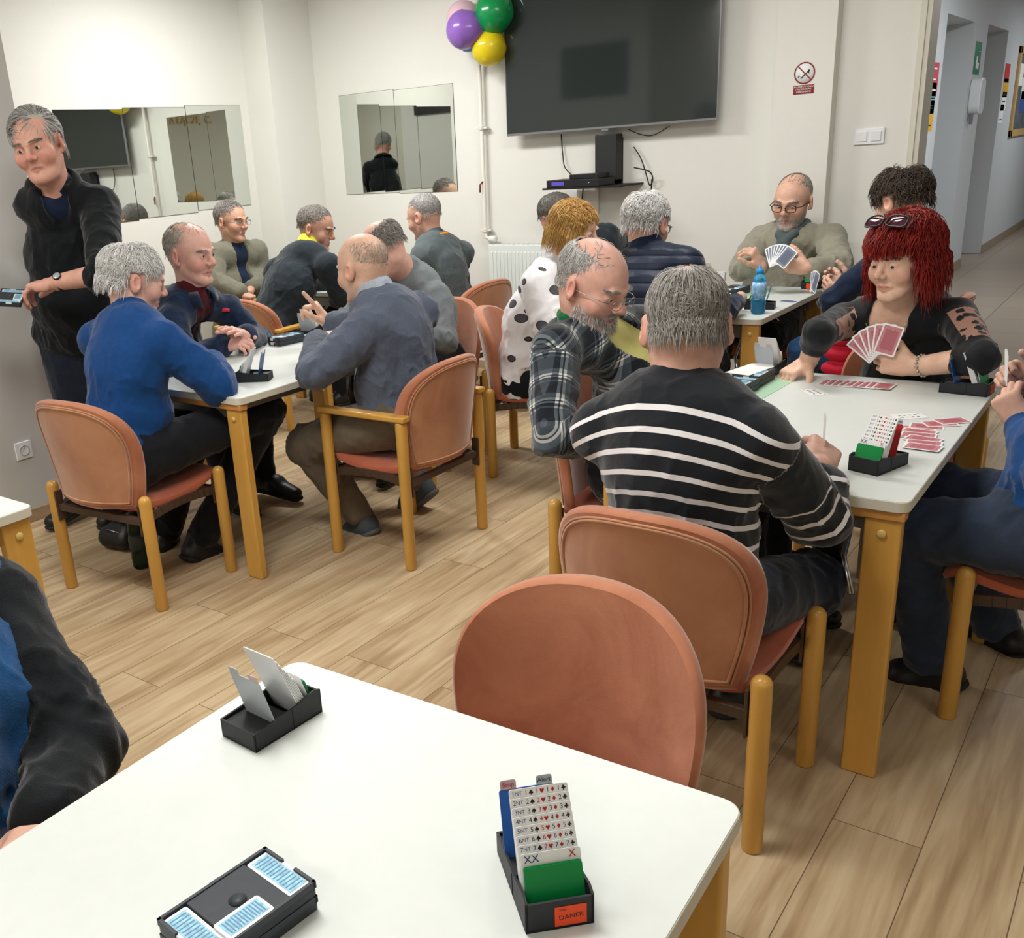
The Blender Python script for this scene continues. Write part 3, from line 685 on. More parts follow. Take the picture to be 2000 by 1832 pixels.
def np_mesh(name,Vt,F,m,parent=None,attrs=None,mats=None,mi=None):
    me=bpy.data.meshes.new(name); n=len(Vt); f=len(F)
    me.vertices.add(n); me.vertices.foreach_set('co',np.asarray(Vt,np.float32).ravel())
    me.loops.add(f*4); me.loops.foreach_set('vertex_index',np.asarray(F,np.int32).ravel())
    me.polygons.add(f); me.polygons.foreach_set('loop_start',np.arange(0,f*4,4,dtype=np.int32)); me.polygons.foreach_set('loop_total',np.full(f,4,np.int32))
    me.polygons.foreach_set('use_smooth',np.ones(f,bool)); me.update(calc_edges=True)
    for x in (mats or [m]): me.materials.append(x)
    if mi is not None: me.polygons.foreach_set('material_index',np.asarray(mi,np.int32))
    for k,a in (attrs or {}).items():
        a=np.asarray(a,np.float32)
        if a.ndim==1: t=me.attributes.new(k,'FLOAT','POINT'); t.data.foreach_set('value',a)
        else:
            t=me.attributes.new(k,'FLOAT_COLOR','POINT'); t.data.foreach_set('color',np.concatenate([a,np.ones((n,1),np.float32)],1).ravel())
    o=bpy.data.objects.new(name,me); COL.objects.link(o)
    if parent: o.parent=parent
    return o
def vnormals(Vt,F):
    a,b,c,d=[Vt[F[:,i]] for i in range(4)]; n=np.cross(c-a,d-b); N=np.zeros_like(Vt)
    for i in range(4): np.add.at(N,F[:,i],n)
    return N/(np.linalg.norm(N,axis=1)[:,None]+1e-12)
def fnoise(P,seed,freq):
    """cheap smooth pseudo-noise in -1..1"""
    r=np.random.RandomState(seed); out=0;amp=1;tot=0
    for o in range(3):
        for _ in range(4):
            k=r.normal(size=3); k=k/np.linalg.norm(k)*freq*(1+.4*r.rand()); out=out+amp*np.sin(P@k+r.rand()*6.28+1.3*np.sin(P@(r.normal(size=3)*freq*.5)))
        tot+=amp*4; freq*=1.9; amp*=.5
    return out/tot*1.6
def fold(Vt,F,seed,amp,freq=22,ctr=None):
    """cloth folds: ridged noise pushed along the normals, stronger near the given joints [(point,radius,gain)]"""
    N=vnormals(Vt,F); g=np.full(len(Vt),.45)
    for p,r,w in (ctr or []): g+=w*np.exp(-((Vt-p)**2).sum(1)/r**2)
    P=Vt*np.array([1,1,.75]); P=P+.03*np.stack([fnoise(Vt,seed+k,9) for k in range(3)],1)
    n=fnoise(P,seed,freq); r1=1-2*np.sqrt(np.abs(fnoise(P,seed+9,freq*1.1))+.004); r2=1-2*np.sqrt(np.abs(fnoise(P,seed+5,freq*2.1))+.01)
    return Vt+N*((n*.45+r1*.55+r2*.18-.05)*amp*g)[:,None]
# ---------------------------------------------------------------- heads
def basis(fwd,up):
    f=unit(fwd); r=unit(np.cross(f,up)); u=np.cross(r,f); return np.stack([r,f,u],1)   # columns right, forward, up
def ypr(yaw,pitch,roll):
    """heading (0 = +Y, positive to the left), pitch up, roll to its own right"""
    f=V3(-math.sin(yaw)*math.cos(pitch),math.cos(yaw)*math.cos(pitch),math.sin(pitch))
    B=basis(f,V3(0,0,1)); c,s=math.cos(roll),math.sin(roll)
    r=B[:,0]*c-B[:,2]*s; u=B[:,0]*s+B[:,2]*c; return np.stack([r,B[:,1],u],1)
def skin_material():
    m=bpy.data.materials.new('skin'); m.use_nodes=True; N,L,b=nodes(m)
    a=N.new('ShaderNodeAttribute'); a.attribute_name='tint'
    tc=N.new('ShaderNodeTexCoord'); n=N.new('ShaderNodeTexNoise'); n.inputs['Scale'].default_value=38; n.inputs['Detail'].default_value=4; L.new(tc.outputs['Object'],n.inputs[0])
    r=N.new('ShaderNodeMapRange'); r.inputs[1].default_value=.3;r.inputs[2].default_value=.7;r.inputs[3].default_value=.9;r.inputs[4].default_value=1.08; L.new(n.outputs[0],r.inputs[0])
    mx=N.new('ShaderNodeVectorMath'); mx.operation='SCALE'; L.new(a.outputs['Color'],mx.inputs[0]); L.new(r.outputs[0],mx.inputs['Scale']); L.new(mx.outputs[0],b.inputs['Base Color'])
    b.inputs['Roughness'].default_value=.5; b.inputs['Specular IOR Level'].default_value=.35
    b.inputs['Subsurface Weight'].default_value=.12; b.inputs['Subsurface Radius'].default_value=(.012,.004,.002); b.inputs['Subsurface Scale'].default_value=.6
    n2=N.new('ShaderNodeTexNoise'); n2.inputs['Scale'].default_value=260; L.new(tc.outputs['Object'],n2.inputs[0]); bp=N.new('ShaderNodeBump'); bp.inputs['Strength'].default_value=.12; bp.inputs['Distance'].default_value=.002; L.new(n2.outputs[0],bp.inputs['Height']); L.new(bp.outputs[0],b.inputs['Normal'])
    return m
M_skin=skin_material()
M_eye=mat('eye_white',(226,220,212),.2); M_iris=mat('iris',(70,66,58),.15); M_pupil=mat('pupil',(12,12,12),.1)
def head_prims(B,o,M,s,p):
    """adds a head at o (between the ears) with axes M and size s"""
    T=lambda x,y,z:o+M@(V3(x,y,z)*s)
    E=lambda c,r,k=.02,sub=False,R=None: B.ell(T(*c),V3(*r)*s,M if R is None else M@R,k*s,sub)
    C=lambda a,b,ra,rb=None,k=.012,sub=False: B.cap(T(*a),T(*b),ra*s,(ra if rb is None else rb)*s,k*s,sub)
    fat=p.get('fat',1.0); fem=p.get('fem',0)
    E((0,-.016,.038),(.0755,.0925,.082)); E((0,.012,.020),(.068,.080,.075),.03); E((0,-.05,-.01),(.055,.045,.05),.03)
    E((0,.026,-.042),(.056*fat,.060,.070),.03)
    C((-.04*fat,.0,-.05),(-.03*fat,.05,-.09),.022*fat,.016,.02); C((.04*fat,.0,-.05),(.03*fat,.05,-.09),.022*fat,.016,.02)
    C((-.012,.073,-.1),(.012,.073,-.1),.0165 if fem else .019,None,.022)
    E((-.042*fat,.058,-.03),(.026,.026,.028),.025); E((.042*fat,.058,-.03),(.026,.026,.028),.025)
    if fat>1.05: E((0,.035,-.1),(.045,.045,.024),.03)
    if not fem: C((-.034,.086,.021),(-.010,.094,.017),.0085,.0075,.012); C((.034,.086,.021),(.010,.094,.017),.0085,.0075,.012)
    for sx in(-1,1): E((sx*.032,.094,.002),(.0175,.014,.0125),.012,True)
    for sx in(-1,1): E((sx*.032,.0765,.001),(.0168,.0138,.0130),.005); 
    for sx in(-1,1): E((sx*.0325,.092,p.get('lid',.0)-.0018),(.0142,.0135,p.get('slit',.0031)),.0025,True)
    nb=p.get('nose',1.0)
    C((0,.089,.014),(0,.1055,-.018),.0072,.0092,.012); E((0,.1095,-.0265),(.0115*nb,.0125*nb,.0105*nb),.010)
    for sx in(-1,1): E((sx*.0125*nb,.099,-.031),(.0085*nb,.011,.0085),.006); E((sx*.0065,.104,-.0385),(.0035,.005,.003),.003,True)
    C((-.022,.0800,-.0645),(0,.0895,-.0605),.0036,.0055,.007); C((.022,.0800,-.0645),(0,.0895,-.0605),.0036,.0055,.007)
    C((-.019,.0805,-.0695),(0,.0865,-.0725),.0040,.0066,.008); C((.019,.0805,-.0695),(0,.0865,-.0725),.0040,.0066,.008)
    op=p.get('open',0)
    if op: E((0,.095,-.066),(.014,.014,.003+op),.003,True)
    else: [C((sx*.0255,.0840,-.0665),(0,.0950,-.0660),.0013,.0015,.0035,True) for sx in(-1,1)]; 
    for sx in(-1,1): C((sx*.018,.094,-.035),(sx*.030,.084,-.058),.0022,.0015,.008,True)
    for sx in(-1,1):
        Re=np.array(Euler((.15,0,-sx*.50)).to_matrix())
        E((sx*.0825,-.014,-.006),(.0090,.0195,.033),.007,False,Re); E((sx*.0905,-.009,-.002),(.006,.011,.018),.004,True,Re); E((sx*.077,-.004,-.032),(.006,.008,.009),.006)
    B.refine(o+M@(V3(0,.01,-.01)*s),.125*s,p.get('res',.0034))
def beard_weight(q):
    y,z,x=q[:,1],q[:,2],np.abs(q[:,0])
    line=-.030-.30*(y-.0)+.0*x          # from the ear down to the corner of the mouth
    w=np.clip((line-z)/.012,0,1)*np.clip((y+.0)/.015,0,1)*np.clip((z+.135)/.02,0,1)
    mo=np.clip(1.5-(x/.030)**2-((z+.052)/.0085)**2,0,1)*(y>.07)    # moustache
    lip=np.clip(1.5-(x/.020)**2-((z+.068)/.0085)**2,0,1)*(y>.07)
    return np.clip(np.maximum(w,mo)-lip,0,1)
def face_hair(Vt,F,o,M,s,kind,m,parent,n,ln,w=.0008,seed=1,grav=.7,side=None):
    '''short strands growing out of the face: beard or eyebrows'''
    r=np.random.RandomState(seed); q=((Vt-o)@M)/s; N=vnormals(Vt,F)
    if kind=='beard': wt=beard_weight(q)
    else:
        wt=np.zeros(len(q))
        for sx in(-1,1):
            d=np.abs(q[:,2]-(.0205+.0035*(1-((sx*q[:,0]-.03)/.02)**2)))/.0030; e=np.abs(sx*q[:,0]-.031)/.020; wt+=np.exp(-d**4)*np.exp(-e**6)*(q[:,1]>.06)
    wt=wt*(np.abs(q)<.16).all(1); wt[wt<.25]=0
    if wt.sum()<1: return
    if kind=='brows':
        if side is None:
            for sd in(-1,1): face_hair(Vt,F,o,M,s,kind,m,parent,n//2,ln,w,seed+sd,grav,sd)
            return
        wt[q[:,0]*side<0]=0
    ii=r.choice(len(q),n,p=wt/wt.sum()); Q=MB(); sv=[]
    for i in ii:
        p0=Vt[i]+r.normal(size=3)*.0012; nn=N[i]
        if kind=='beard': t=unit(nn*.6-V3(0,0,1)*grav+r.normal(size=3)*.3)
        else: t=unit(nn*.12+M[:,0]*np.sign(q[i,0])*1.0+M[:,2]*.12+r.normal(size=3)*.15)
        L=ln*s*(.6+.8*r.rand()); k0=len(Q.v)
        Q.tube([p0-nn*.001,p0+t*L*.5+nn*L*.1,p0+t*L],[w,w*.9,w*.3],3,caps=False); sv+=[float(np.clip(r.normal(.5,.25),0,1))]*(len(Q.v)-k0)
    ob=Q.build('beard' if kind=='beard' else 'eyebrow',m,parent); a=ob.data.attributes.new('strand','FLOAT','POINT'); a.data.foreach_set('value',np.array(sv,np.float32)); return ob
def head_tint(Vt,o,M,s,p):
    """skin colour per vertex: base, lips, cheeks, beard stubble, darker eye surrounds, painted shade between the lips"""
    q=((Vt-o)@M)/s; base=np.array(srgb(*p.get('skin',(220,174,152)))[:3]); C=np.tile(base,(len(Vt),1))
    def blend(w,col,a):
        nonlocal C
        w=(np.clip(w,0,1)*a)[:,None]; C=C*(1-w)+np.array(srgb(*col)[:3])*w
    g=lambda c,r:np.exp(-(((q-np.array(c))/np.array(r))**2).sum(1))
    inh=(np.abs(q)<.17).all(1)
    for sx in(-1,1):
        blend(g((sx*.046,.065,-.03),(.028,.03,.025))*inh,(206,128,112),p.get('blush',.4)); blend(g((sx*.084,-.012,-.005),(.012,.02,.03))*inh,(206,120,104),.45)
        blend(g((sx*.032,.085,-.006),(.018,.02,.012))*inh,(176,122,106),.35)  # darker tone around the eyes
    blend(g((0,.112,-.028),(.018,.016,.014))*inh,(206,118,102),.45)
    blend(np.clip(1.6-(np.abs(q[:,0])/.024)**2-((q[:,2]+.0662)/.0082)**2,0,1)*(q[:,1]>.07)*inh,p.get('lips',(178,108,98)),p.get('lipa',.6))
    blend(np.exp(-(np.maximum(0,np.abs(q[:,0])-.014)/.008)**2-((q[:,2]+.0662+.0006)/.0013)**2)*(q[:,1]>.07)*inh,(96,44,42),.8)  # shade of the mouth crease painted into the skin colour
    if p.get('brow'):
        for sx in(-1,1): 
            d=np.abs((q[:,2]-(.0235+.006*(1-((np.abs(q[:,0])-.03)/.02)**2)*.6)))/.0042; e=np.abs(sx*q[:,0]-.031)/.021
            blend((np.exp(-d**4)*np.exp(-e**6)*(q[:,1]>.05))*inh,p['brow'],.85)
    if p.get('stub'):
        w=beard_weight(q)*inh; blend(w,p['stub'][0],p['stub'][1])
    return C
def eyes(o,M,s,parent,look=(0,0,0),iris=None):
    T=lambda x,y,z:o+M@(V3(x,y,z)*s)
    for sx in(-1,1):
        c=T(sx*.032,.0780,.001); q=MB(); R=Matrix(M.tolist())
        d=Vector((look[0],1,look[2])).normalized(); Rq=R@d.to_track_quat('Z','Y').to_matrix(); r=.0118*s
        pr=[(r*math.sin(t),-r*math.cos(t)) for t in [PI*k/14 for k in range(15)]]
        pr=[(max(a,1e-7),b) for a,b in pr]
        q.lathe(pr,20,c,Rq,0)
        q.lathe([(.0056*s,r*.90),(.0050*s,r*.955),(0.00001,r*1.012)],16,c,Rq,1); q.lathe([(.0022*s,r*1.0),(.00001,r*1.03)],12,c,Rq,2)
        q.build('eye',[M_eye,iris or M_iris,M_pupil],parent)
def skull_pt(o,M,s,th,ph,lift):
    """point on the cranium, th = angle from the crown, ph = heading from the face (0) round to the ears (+-pi/2) and nape (pi)"""
    r=V3(.0755+lift,.0965+lift,.084+lift)
    d=V3(math.sin(th)*math.sin(ph),math.sin(th)*math.cos(ph),math.cos(th))
    return o+M@((V3(0,-.018,.038)+d*r)*s)
def hair_mat(name,c1,c2,rough=.5):
    m=bpy.data.materials.new(name); m.use_nodes=True; N,L,b=nodes(m)
    a=N.new('ShaderNodeAttribute'); a.attribute_name='strand'
    r=N.new('ShaderNodeValToRGB'); r.color_ramp.elements[0].color=srgb(*c1); r.color_ramp.elements[1].color=srgb(*c2); L.new(a.outputs['Fac'],r.inputs[0]); L.new(r.outputs[0],b.inputs['Base Color'])
    b.inputs['Roughness'].default_value=rough; b.inputs['Specular IOR Level'].default_value=.35; return m
def hairdo(o,M,s,p,parent):
    """strands rooted over the scalp and combed over the skull, on top of a thin scalp cap"""
    r=random.Random(p.get('seed',1)); q=MB(); sv=[]
    n=p['n']; ln=p['len']; lift0=p.get('lift',.004); w=p.get('w',.0013)*s; seg=p.get('seg',5)
    C0=V3(0,-.018,.038); RR=V3(.0755,.0965,.084)
    part=p.get('part'); 
    def density(d):  # d: local unit direction on the skull
        th=math.acos(max(-1,min(1,d[2]))); ph=math.atan2(d[0],d[1])
        front=p.get('front',.95)   # how far down the forehead hair starts (angle from crown)
        side=p.get('side',1.75); back=p.get('back',2.15)
        a=abs(ph)
        lim=front+(side-front)*min(1,max(0,(a-.55)/.55)) if a<1.25 else side+(back-side)*min(1,(a-1.25)/.6)
        if 1.25<a<1.75 and th>1.45: lim=min(lim,1.52 if not p.get('cover_ear') else 9)
        if th>lim: return 0
        v=1.0
        if p.get('bald'):
            b0,b1,bc=p['bald']  # radius from bald centre tilt bc (towards the face positive)
            c=V3(0,math.sin(bc),math.cos(bc)); ang=math.acos(max(-1,min(1,float(c@d))))
            v=min(1,max(0,(ang-b0)/(b1-b0+1e-6)))
            v=max(v,p.get('thin',0))
        return v
    cnt=0; tries=0
    while cnt<n and tries<n*30:
        tries+=1
        d=np.array([r.gauss(0,1) for _ in range(3)]); d/=np.linalg.norm(d)
        if r.random()>density(d): continue
        cnt+=1
        L=ln*(.7+.5*r.random())*s; st=L/seg
        pos=C0+d*(RR+V3(.001,.001,.001)); 
        # combing direction
        crown=V3(*p.get('crown',(0,-.45,.89))); tang=d-crown*float(d@crown); tang=unit(tang)
        flow=V3(*p.get('flow',(0,0,0)))
        jit=V3(r.gauss(0,1),r.gauss(0,1),r.gauss(0,1))*p.get('mess',.15)
        pts=[]; lf=lift0*(.4+1.2*r.random()); vel=unit(tang+flow+jit)
        wave=p.get('wave',0); wp=r.random()*6.28
        wd=unit(np.cross(vel,d))
        for k in range(seg+1):
            t=k/seg; Wp=pos+ (wd*math.sin(wp+t*wave*6.28)*p.get('wamp',.004) if wave else 0)
            pts.append(Wp.copy())
            dd=(pos-C0)/RR; nn=unit((pos-C0)/RR**2); 
            grav=V3(0,0,-1)*p.get('grav',.3)
            if np.linalg.norm(dd)>1.25 or dd[2]<-.55: nn=unit(V3(d[0],d[1],0))
            v=vel+grav*t; v=v-nn*float(v@nn)*(1 if dd[2]>-.3 else .3); vel=unit(v+jit*.15)
            pos=pos+vel*st/s
            dd=(pos-C0)/RR; l=np.linalg.norm(dd); tgt=1+lf/.085*(math.sin(min(1,t*1.6)*PI/2)+p.get('puff',0)*t)
            if dd[2]>-.45: pos=C0+dd/l*max(tgt,1.0+0*l)*RR
            else:
                e=np.hypot(dd[0],dd[1]); 
                if e>1e-6:
                    tg=max(tgt,.9)*(p.get('drop',.92)); f=tg/e if e<tg or p.get('hug',1) else 1
                    pos[0]=C0[0]+dd[0]*f*RR[0]; pos[1]=C0[1]+dd[1]*f*RR[1]
        keep=len(pts)
        for k,x in enumerate(pts):
            if p.get('face_clear') and x[1]>p['face_clear'][2] and abs(x[0])<p['face_clear'][0] and x[2]<p['face_clear'][1]: keep=0 if k<seg*.6 else k; break
            if not p.get('cover_ear') and abs(x[0])>.066 and abs(x[1]+.010)<.026 and x[2]<.028: keep=k; break
        if keep<3: continue
        pts=pts[:keep]
        W=[o+M@(x*s) for x in pts]
        rad=[w*(1 if k<seg*.6 else 1-.75*(k-seg*.6)/(seg*.4)) for k in range(len(pts))]
        k0=len(q.v); q.tube(W,rad,3,caps=False); sv+= [min(1,max(0,r.gauss(.5,.25)))]*(len(q.v)-k0)
    ob=q.build('hair',p['mat'],parent)
    at_=ob.data.attributes.new('strand','FLOAT','POINT'); at_.data.foreach_set('value',np.array(sv,np.float32))
    # scalp cap just above the skin so that no skin shows between dense strands
    if p.get('cap',True):
        Vv=[];Ff=[]; nt,npn=26,48; idx={}
        def dirv(i,j): th=2.3*i/nt; ph=2*PI*j/npn; return V3(math.sin(th)*math.sin(ph),math.sin(th)*math.cos(ph),math.cos(th))
        for i in range(nt+1):
            for j in range(npn):
                d=dirv(i,j); Vv.append(o+M@((C0+d*(RR+V3(.0022,.0022,.0022)))*s))
        for i in range(nt):
            for j in range(npn):
                dm=unit(dirv(i+.5,j+.5))
                if density(dm)>.55: Ff.append((i*npn+j,(i+1)*npn+j,(i+1)*npn+(j+1)%npn,i*npn+(j+1)%npn))
        if Ff:
            c=newobj('scalp_hair',Vv,Ff,p['mat'],ob,smooth=True); a2=c.data.attributes.new('strand','FLOAT','POINT'); a2.data.foreach_set('value',np.full(len(Vv),p.get('capv',.45),np.float32))
    return ob
def glasses(o,M,s,parent,m,rim=.0013,w=.0235,h=.017,z=0.0,y=.112,round_=.5,temple=True,lens=True,name='glasses'):
    T=lambda x,yy,zz:o+M@(V3(x,yy,zz)*s)
    q=MB(); LL=[]
    for sx in(-1,1):
        L=MB(); LL.append(L); pts=[]
        for k in range(20):
            a=2*PI*k/20; c_,s_=math.cos(a),math.sin(a); e=.5+round_*.5
            X=sx*.033+w*math.copysign(abs(c_)**e,c_); Z=z+h*math.copysign(abs(s_)**e,s_)
            pts.append(T(X,y-.25*max(0,abs(X)-.03)-.0,Z))
        q.tube(pts,rim*s,6,closed=True)
        if lens: L.add([T(sx*.033,y,z)]+pts,[(0,1+k,1+(k+1)%20) for k in range(20)])
        if temple: q.tube([T(sx*(.033+w),y-.006,z+h*.35),T(sx*.0745,y-.03,z+h*.35),T(sx*.0825,.0,z+h*.25),T(sx*.083,-.02,z-.004)],rim*1.05*s,6)
    q.tube([T(-.033+w,y,z+.003),T(0,y+.003,z+.006),T(.033-w,y,z+.003)],rim*s,6)
    g=q.build(name,m,parent)
    if lens:
        for L in LL: L.build('lens',mat('spectacle_glass',(250,250,250),.02,trans=1,ior=1.1,alpha=.18),g)
    return g
# ---------------------------------------------------------------- hands
def hand_prims(B,w,dirv,pn,side,s=1.0,curl=(.25,.35,.45),spread=1.0,thumb=.6,tcurl=.3,fing=None,res=.003):
    """w wrist, dirv towards the knuckles, pn = palm normal (the way the palm faces), side +1 = thumb towards dirv x pn"""
    f=unit(dirv); n=unit(pn-f*float(np.dot(pn,f))); t=np.cross(f,n)*side      # t points to the thumb side
    T=lambda a,b,c:w+(f*a+t*b-n*c)*s      # c = towards the back of the hand
    B.cap(T(-.01,0,0),T(.03,0,.0),.024*s,.030*s,.018,flat=(n,.66))
    for b in(-.026,-.009,.009,.026): B.cap(T(.025,b*.75,0),T(.086,b,.002),.0145*s,.0115*s,.012)
    B.cap(T(.02,.022,-.008),T(.045,.034,-.010),.018*s,.013*s,.014)
    B.cap(T(.03,-.024,-.008),T(.06,-.028,-.008),.0135*s,.011*s,.012)
    L=[(.040,.026,.020),(.045,.029,.021),(.042,.027,.020),(.032,.020,.018)]
    R=[.0094,.0096,.0092,.0082]
    for i in range(4):
        b=.027-.018*i; cu=curl if fing is None or fing.get(i) is None else fing[i]
        p=T(.086-.0035*abs(i-1)*1.2,b,.001); ang=0; sp=(b/.03)*.16*spread; r=R[i]*s
        d=unit(f+t*sp)
        B.cap(T(.07,b*.97,.001),p,r*1.12,r*1.1,.006)
        for k in range(3):
            ang+=cu[k]*1.5; dd=d*math.cos(ang)+n*math.sin(ang); p2=p+dd*L[i][k]*s
            B.cap(p,p2,r,r*.93,.0035); p=p2; r*=.93
    # thumb
    p=T(.03,.036,-.012); d=unit(f*.72+t*thumb+n*.25)
    for k,l in enumerate((.038,.030,.024)):
        p2=p+d*l*s; B.cap(p,p2,(.0128-.0012*k)*s,(.0118-.0012*k)*s,.006); p=p2; d=unit(d+(f*.5-t*.5+n*.25)*tcurl)
    B.refine(w+f*.09*s,.115*s,res)
    return T
# ================================================================= PERSON BUILDER
def attr_mat(name,build,rough=.85,sheen=.3,bump=(300,.15)):
    """cloth whose pattern is computed from per-vertex cloth coordinates"""
    m=bpy.data.materials.new(name); m.use_nodes=True; N,L,b=nodes(m)
    b.inputs['Roughness'].default_value=rough; b.inputs['Sheen Weight'].default_value=sheen; b.inputs['Specular IOR Level'].default_value=.2
    build(N,L,b)
    if bump:
        tc=N.new('ShaderNodeTexCoord'); n=N.new('ShaderNodeTexNoise'); n.inputs['Scale'].default_value=bump[0]; L.new(tc.outputs['Object'],n.inputs[0])
        bp=N.new('ShaderNodeBump'); bp.inputs['Strength'].default_value=bump[1]; bp.inputs['Distance'].default_value=.004; L.new(n.outputs[0],bp.inputs['Height']); L.new(bp.outputs[0],b.inputs['Normal'])
    return m
def cloth(name,c,rough=.85,sheen=.25,var=.12,bump=(300,.2),nscale=30):
    if name in MATS: return MATS[name]
    m=mat(name,c,rough,sheen=sheen,noise=(nscale,var),bump=bump,spec=.2); return m
def sphere_ray(px,py,A,L,ref):
    d=unit(ray(px,py)); oc=CC-A; b=float(d@oc); c=float(oc@oc)-L*L; D=b*b-c
    if D<=0: return CC-d*b
    P=[CC+d*(-b+s*math.sqrt(D)) for s in(-1,1)]
    return min(P,key=lambda p:np.linalg.norm(p-ref))
def pose(x,y,face,lean=.12,stand=False,s=1.0,ov=None,z0=0,seat=.46):
    """default sitting figure at a chair centre; ov overrides joints from measured sight lines"""
    c,sn=math.cos(face),math.sin(face)
    W=lambda u,v,z:V3(x+u*c-v*sn,y+u*sn+v*c,z0+z)
    S=s; J={}
    J['pel']=W(0,-.035,seat+.09*S); J['chest']=W(0,-.10+lean*.6,seat+.38*S); J['neck']=W(0,-.06+lean,seat+.575*S)
    J['head']=W(0,-.02+lean*1.25,seat+.72*S)
    for k,q in(('L',-1),('R',1)):
        J['sh'+k]=W(q*.175*S,-.07+lean,seat+.52*S); J['el'+k]=W(q*.26*S,.08+lean,seat+.29*S); J['wr'+k]=W(q*.13*S,.30+lean,seat+.30*S)
        J['hip'+k]=W(q*.095*S,-.07,seat+.07*S); J['kn'+k]=W(q*.13*S,.36*S,seat+.07); J['an'+k]=W(q*.12*S,.38*S,.09); J['toe'+k]=W(q*.13*S,.38*S+.15,.035)
    J['W']=W; J['face']=face; J['s']=S
    J['lat']=V3(c,sn,0); J['fwd']=V3(-sn,c,0)
    for k in ('pel','chest','neck','shL','shR','head','elL','elR','wrL','wrR','hipL','hipR','knL','knR','anL','anR','toeL','toeR'):
        if ov and k in ov:
            o=ov[k]
            if isinstance(o,np.ndarray): J[k]=o
            elif o[0]=='p': J[k]=near(o[1],o[2],J[k]+(J['fwd']*o[3] if len(o)>3 else 0))
            elif o[0]=='z': J[k]=at(o[1],o[2],o[3])
            elif o[0]=='w': J[k]=W(*o[1:])
            elif o[0]=='r':
                A,Ln={'el':('sh',.285),'wr':('el',.255),'kn':('hip',.43),'an':('kn',.41)}[k[:2]]; J[k]=sphere_ray(o[1],o[2],J[A+k[2]],(o[3] if len(o)>3 else Ln)*S,J[k])
            if k=='pel' : 
                for q in 'LR': J['hip'+q]=J['pel']+J['lat']*(.095*S*(1 if q=='R' else -1))+V3(0,0,-.02)
    return J
def torso(B,J,g=0,belly=0,k=.04,fem=0,wide=1.0,low=0):
    S=J['s']; pel,ch,nk=J['pel'],J['chest'],J['neck']; L,R=J['shL'],J['shR']
    lat=unit(R-L); up=unit(nk-pel); f=unit(np.cross(up,lat)); f=-f if float(f@J['fwd'])<0 else f; 
    M=np.stack([lat,f,np.cross(lat,f)],1)
    lat0=J['lat']; Mp=np.stack([lat0,J['fwd'],V3(0,0,1)],1)
    B.ell(pel+V3(0,0,.0),V3(.165*wide*S+g,.125*S+g,.115*S+g),Mp,k)
    mid=pel*.55+ch*.45; B.ell(mid+f*(.01+belly*.5),V3(.15*wide*S+g+belly*.4,.115*S+g+belly*.7,.14*S+g),M,k)
    if belly: B.ell(pel*.62+ch*.38+f*(.05+belly),V3(.12*S,.09*S+belly,.11*S),M,.05)
    B.ell(ch,V3(.162*wide*S+g,.115*S+g,.17*S+g),M,k)
    up2=nk*.78+ch*.22; B.ell(up2-f*.0,V3(.15*wide*S+g,.085*S+g,.085*S+g),M,k)
    for q in(L,R):
        B.cap(nk*.75+q*.25-up*.02*S,q-up*.005,.048*S+g,.052*S+g,.05)
    if fem:
        for sx in(-1,1): B.ell(ch+lat*sx*.075*S+f*.10*S+up*.02,V3(.068,.065,.068)*S+g,M,.03)
    J['tM']=M; J['up']=up
def limbs(B,J,g=0,arms=True,legs=True,ends=(1,1),k=.02,pants_len=1.0,sl=None,tight=0):
    S=J['s']
    if arms:
        for q in'LR':
            e=sl if sl is not None else 1.0
            if isinstance(e,dict): e=e[q]
            sh,el,wr=J['sh'+q],J['el'+q],J['wr'+q]
            B.cap(sh,el,.050*S+g,.038*S+g,k); end=el+(wr-el)*e if e>0 else el
            if e>0: B.cap(el,end,.038*S+g,(.038+(.027-.038)*e)*S+g*(1.0-.25*tight),k)
    if legs:
        for q in'LR':
            h,kn,an=J['hip'+q],J['kn'+q],J['an'+q]
            B.cap(h,kn,.088*S+g,.060*S+g,.03); B.cap(kn,kn+(an-kn)*pants_len,.060*S+g,(.060-.018*pants_len)*S+g,k)
def shoe(J,q,m,parent,sole,heel_up=0,name='shoe'):
    an,toe=J['an'+q],J['toe'+q]; S=J['s']; d=toe-an; fw=unit(V3(d[0],d[1],0))
    heel=an-fw*.055*S; heel=V3(heel[0],heel[1],an[2]-.050*S); f=unit(toe-heel); tp=toe+f*.035*S; lat=unit(np.cross(f,V3(0,0,1))); up=np.cross(lat,f)
    B=Body(); B.cap(heel+up*.036,heel+f*.12*S+up*.044,.043*S,.047*S,.02); B.cap(heel+f*.12*S+up*.040,tp+up*.014,.047*S,.034*S,.02,flat=(up,.82)); B.cap(heel+up*.045+f*.01,an+V3(0,0,.022)*S,.043*S,.048*S,.02)
    Vt,F=B.mesh(.0065); o=np_mesh(name,Vt,F,m,parent)
    B2=Body(); B2.cap(heel+up*.006,heel+f*.10*S+up*.006,.046*S,.044*S,.01,flat=(up,.36)); B2.cap(heel+f*.10*S+up*.006,tp-up*.010,.046*S,.037*S,.01,flat=(up,.36))
    Vt,F=B2.mesh(.0065); np_mesh('sole',Vt,F,sole,o)
    q2=MB(); 
    for k in range(4):
        c=heel+f*(.115+.018*k)*S+up*(.088-.009*k)*S; q2.tube([c-lat*.022*S-up*.006,c+up*.003,c+lat*.022*S-up*.006],.0022,5)
    q2.build('laces',M_lace,o)
    return o
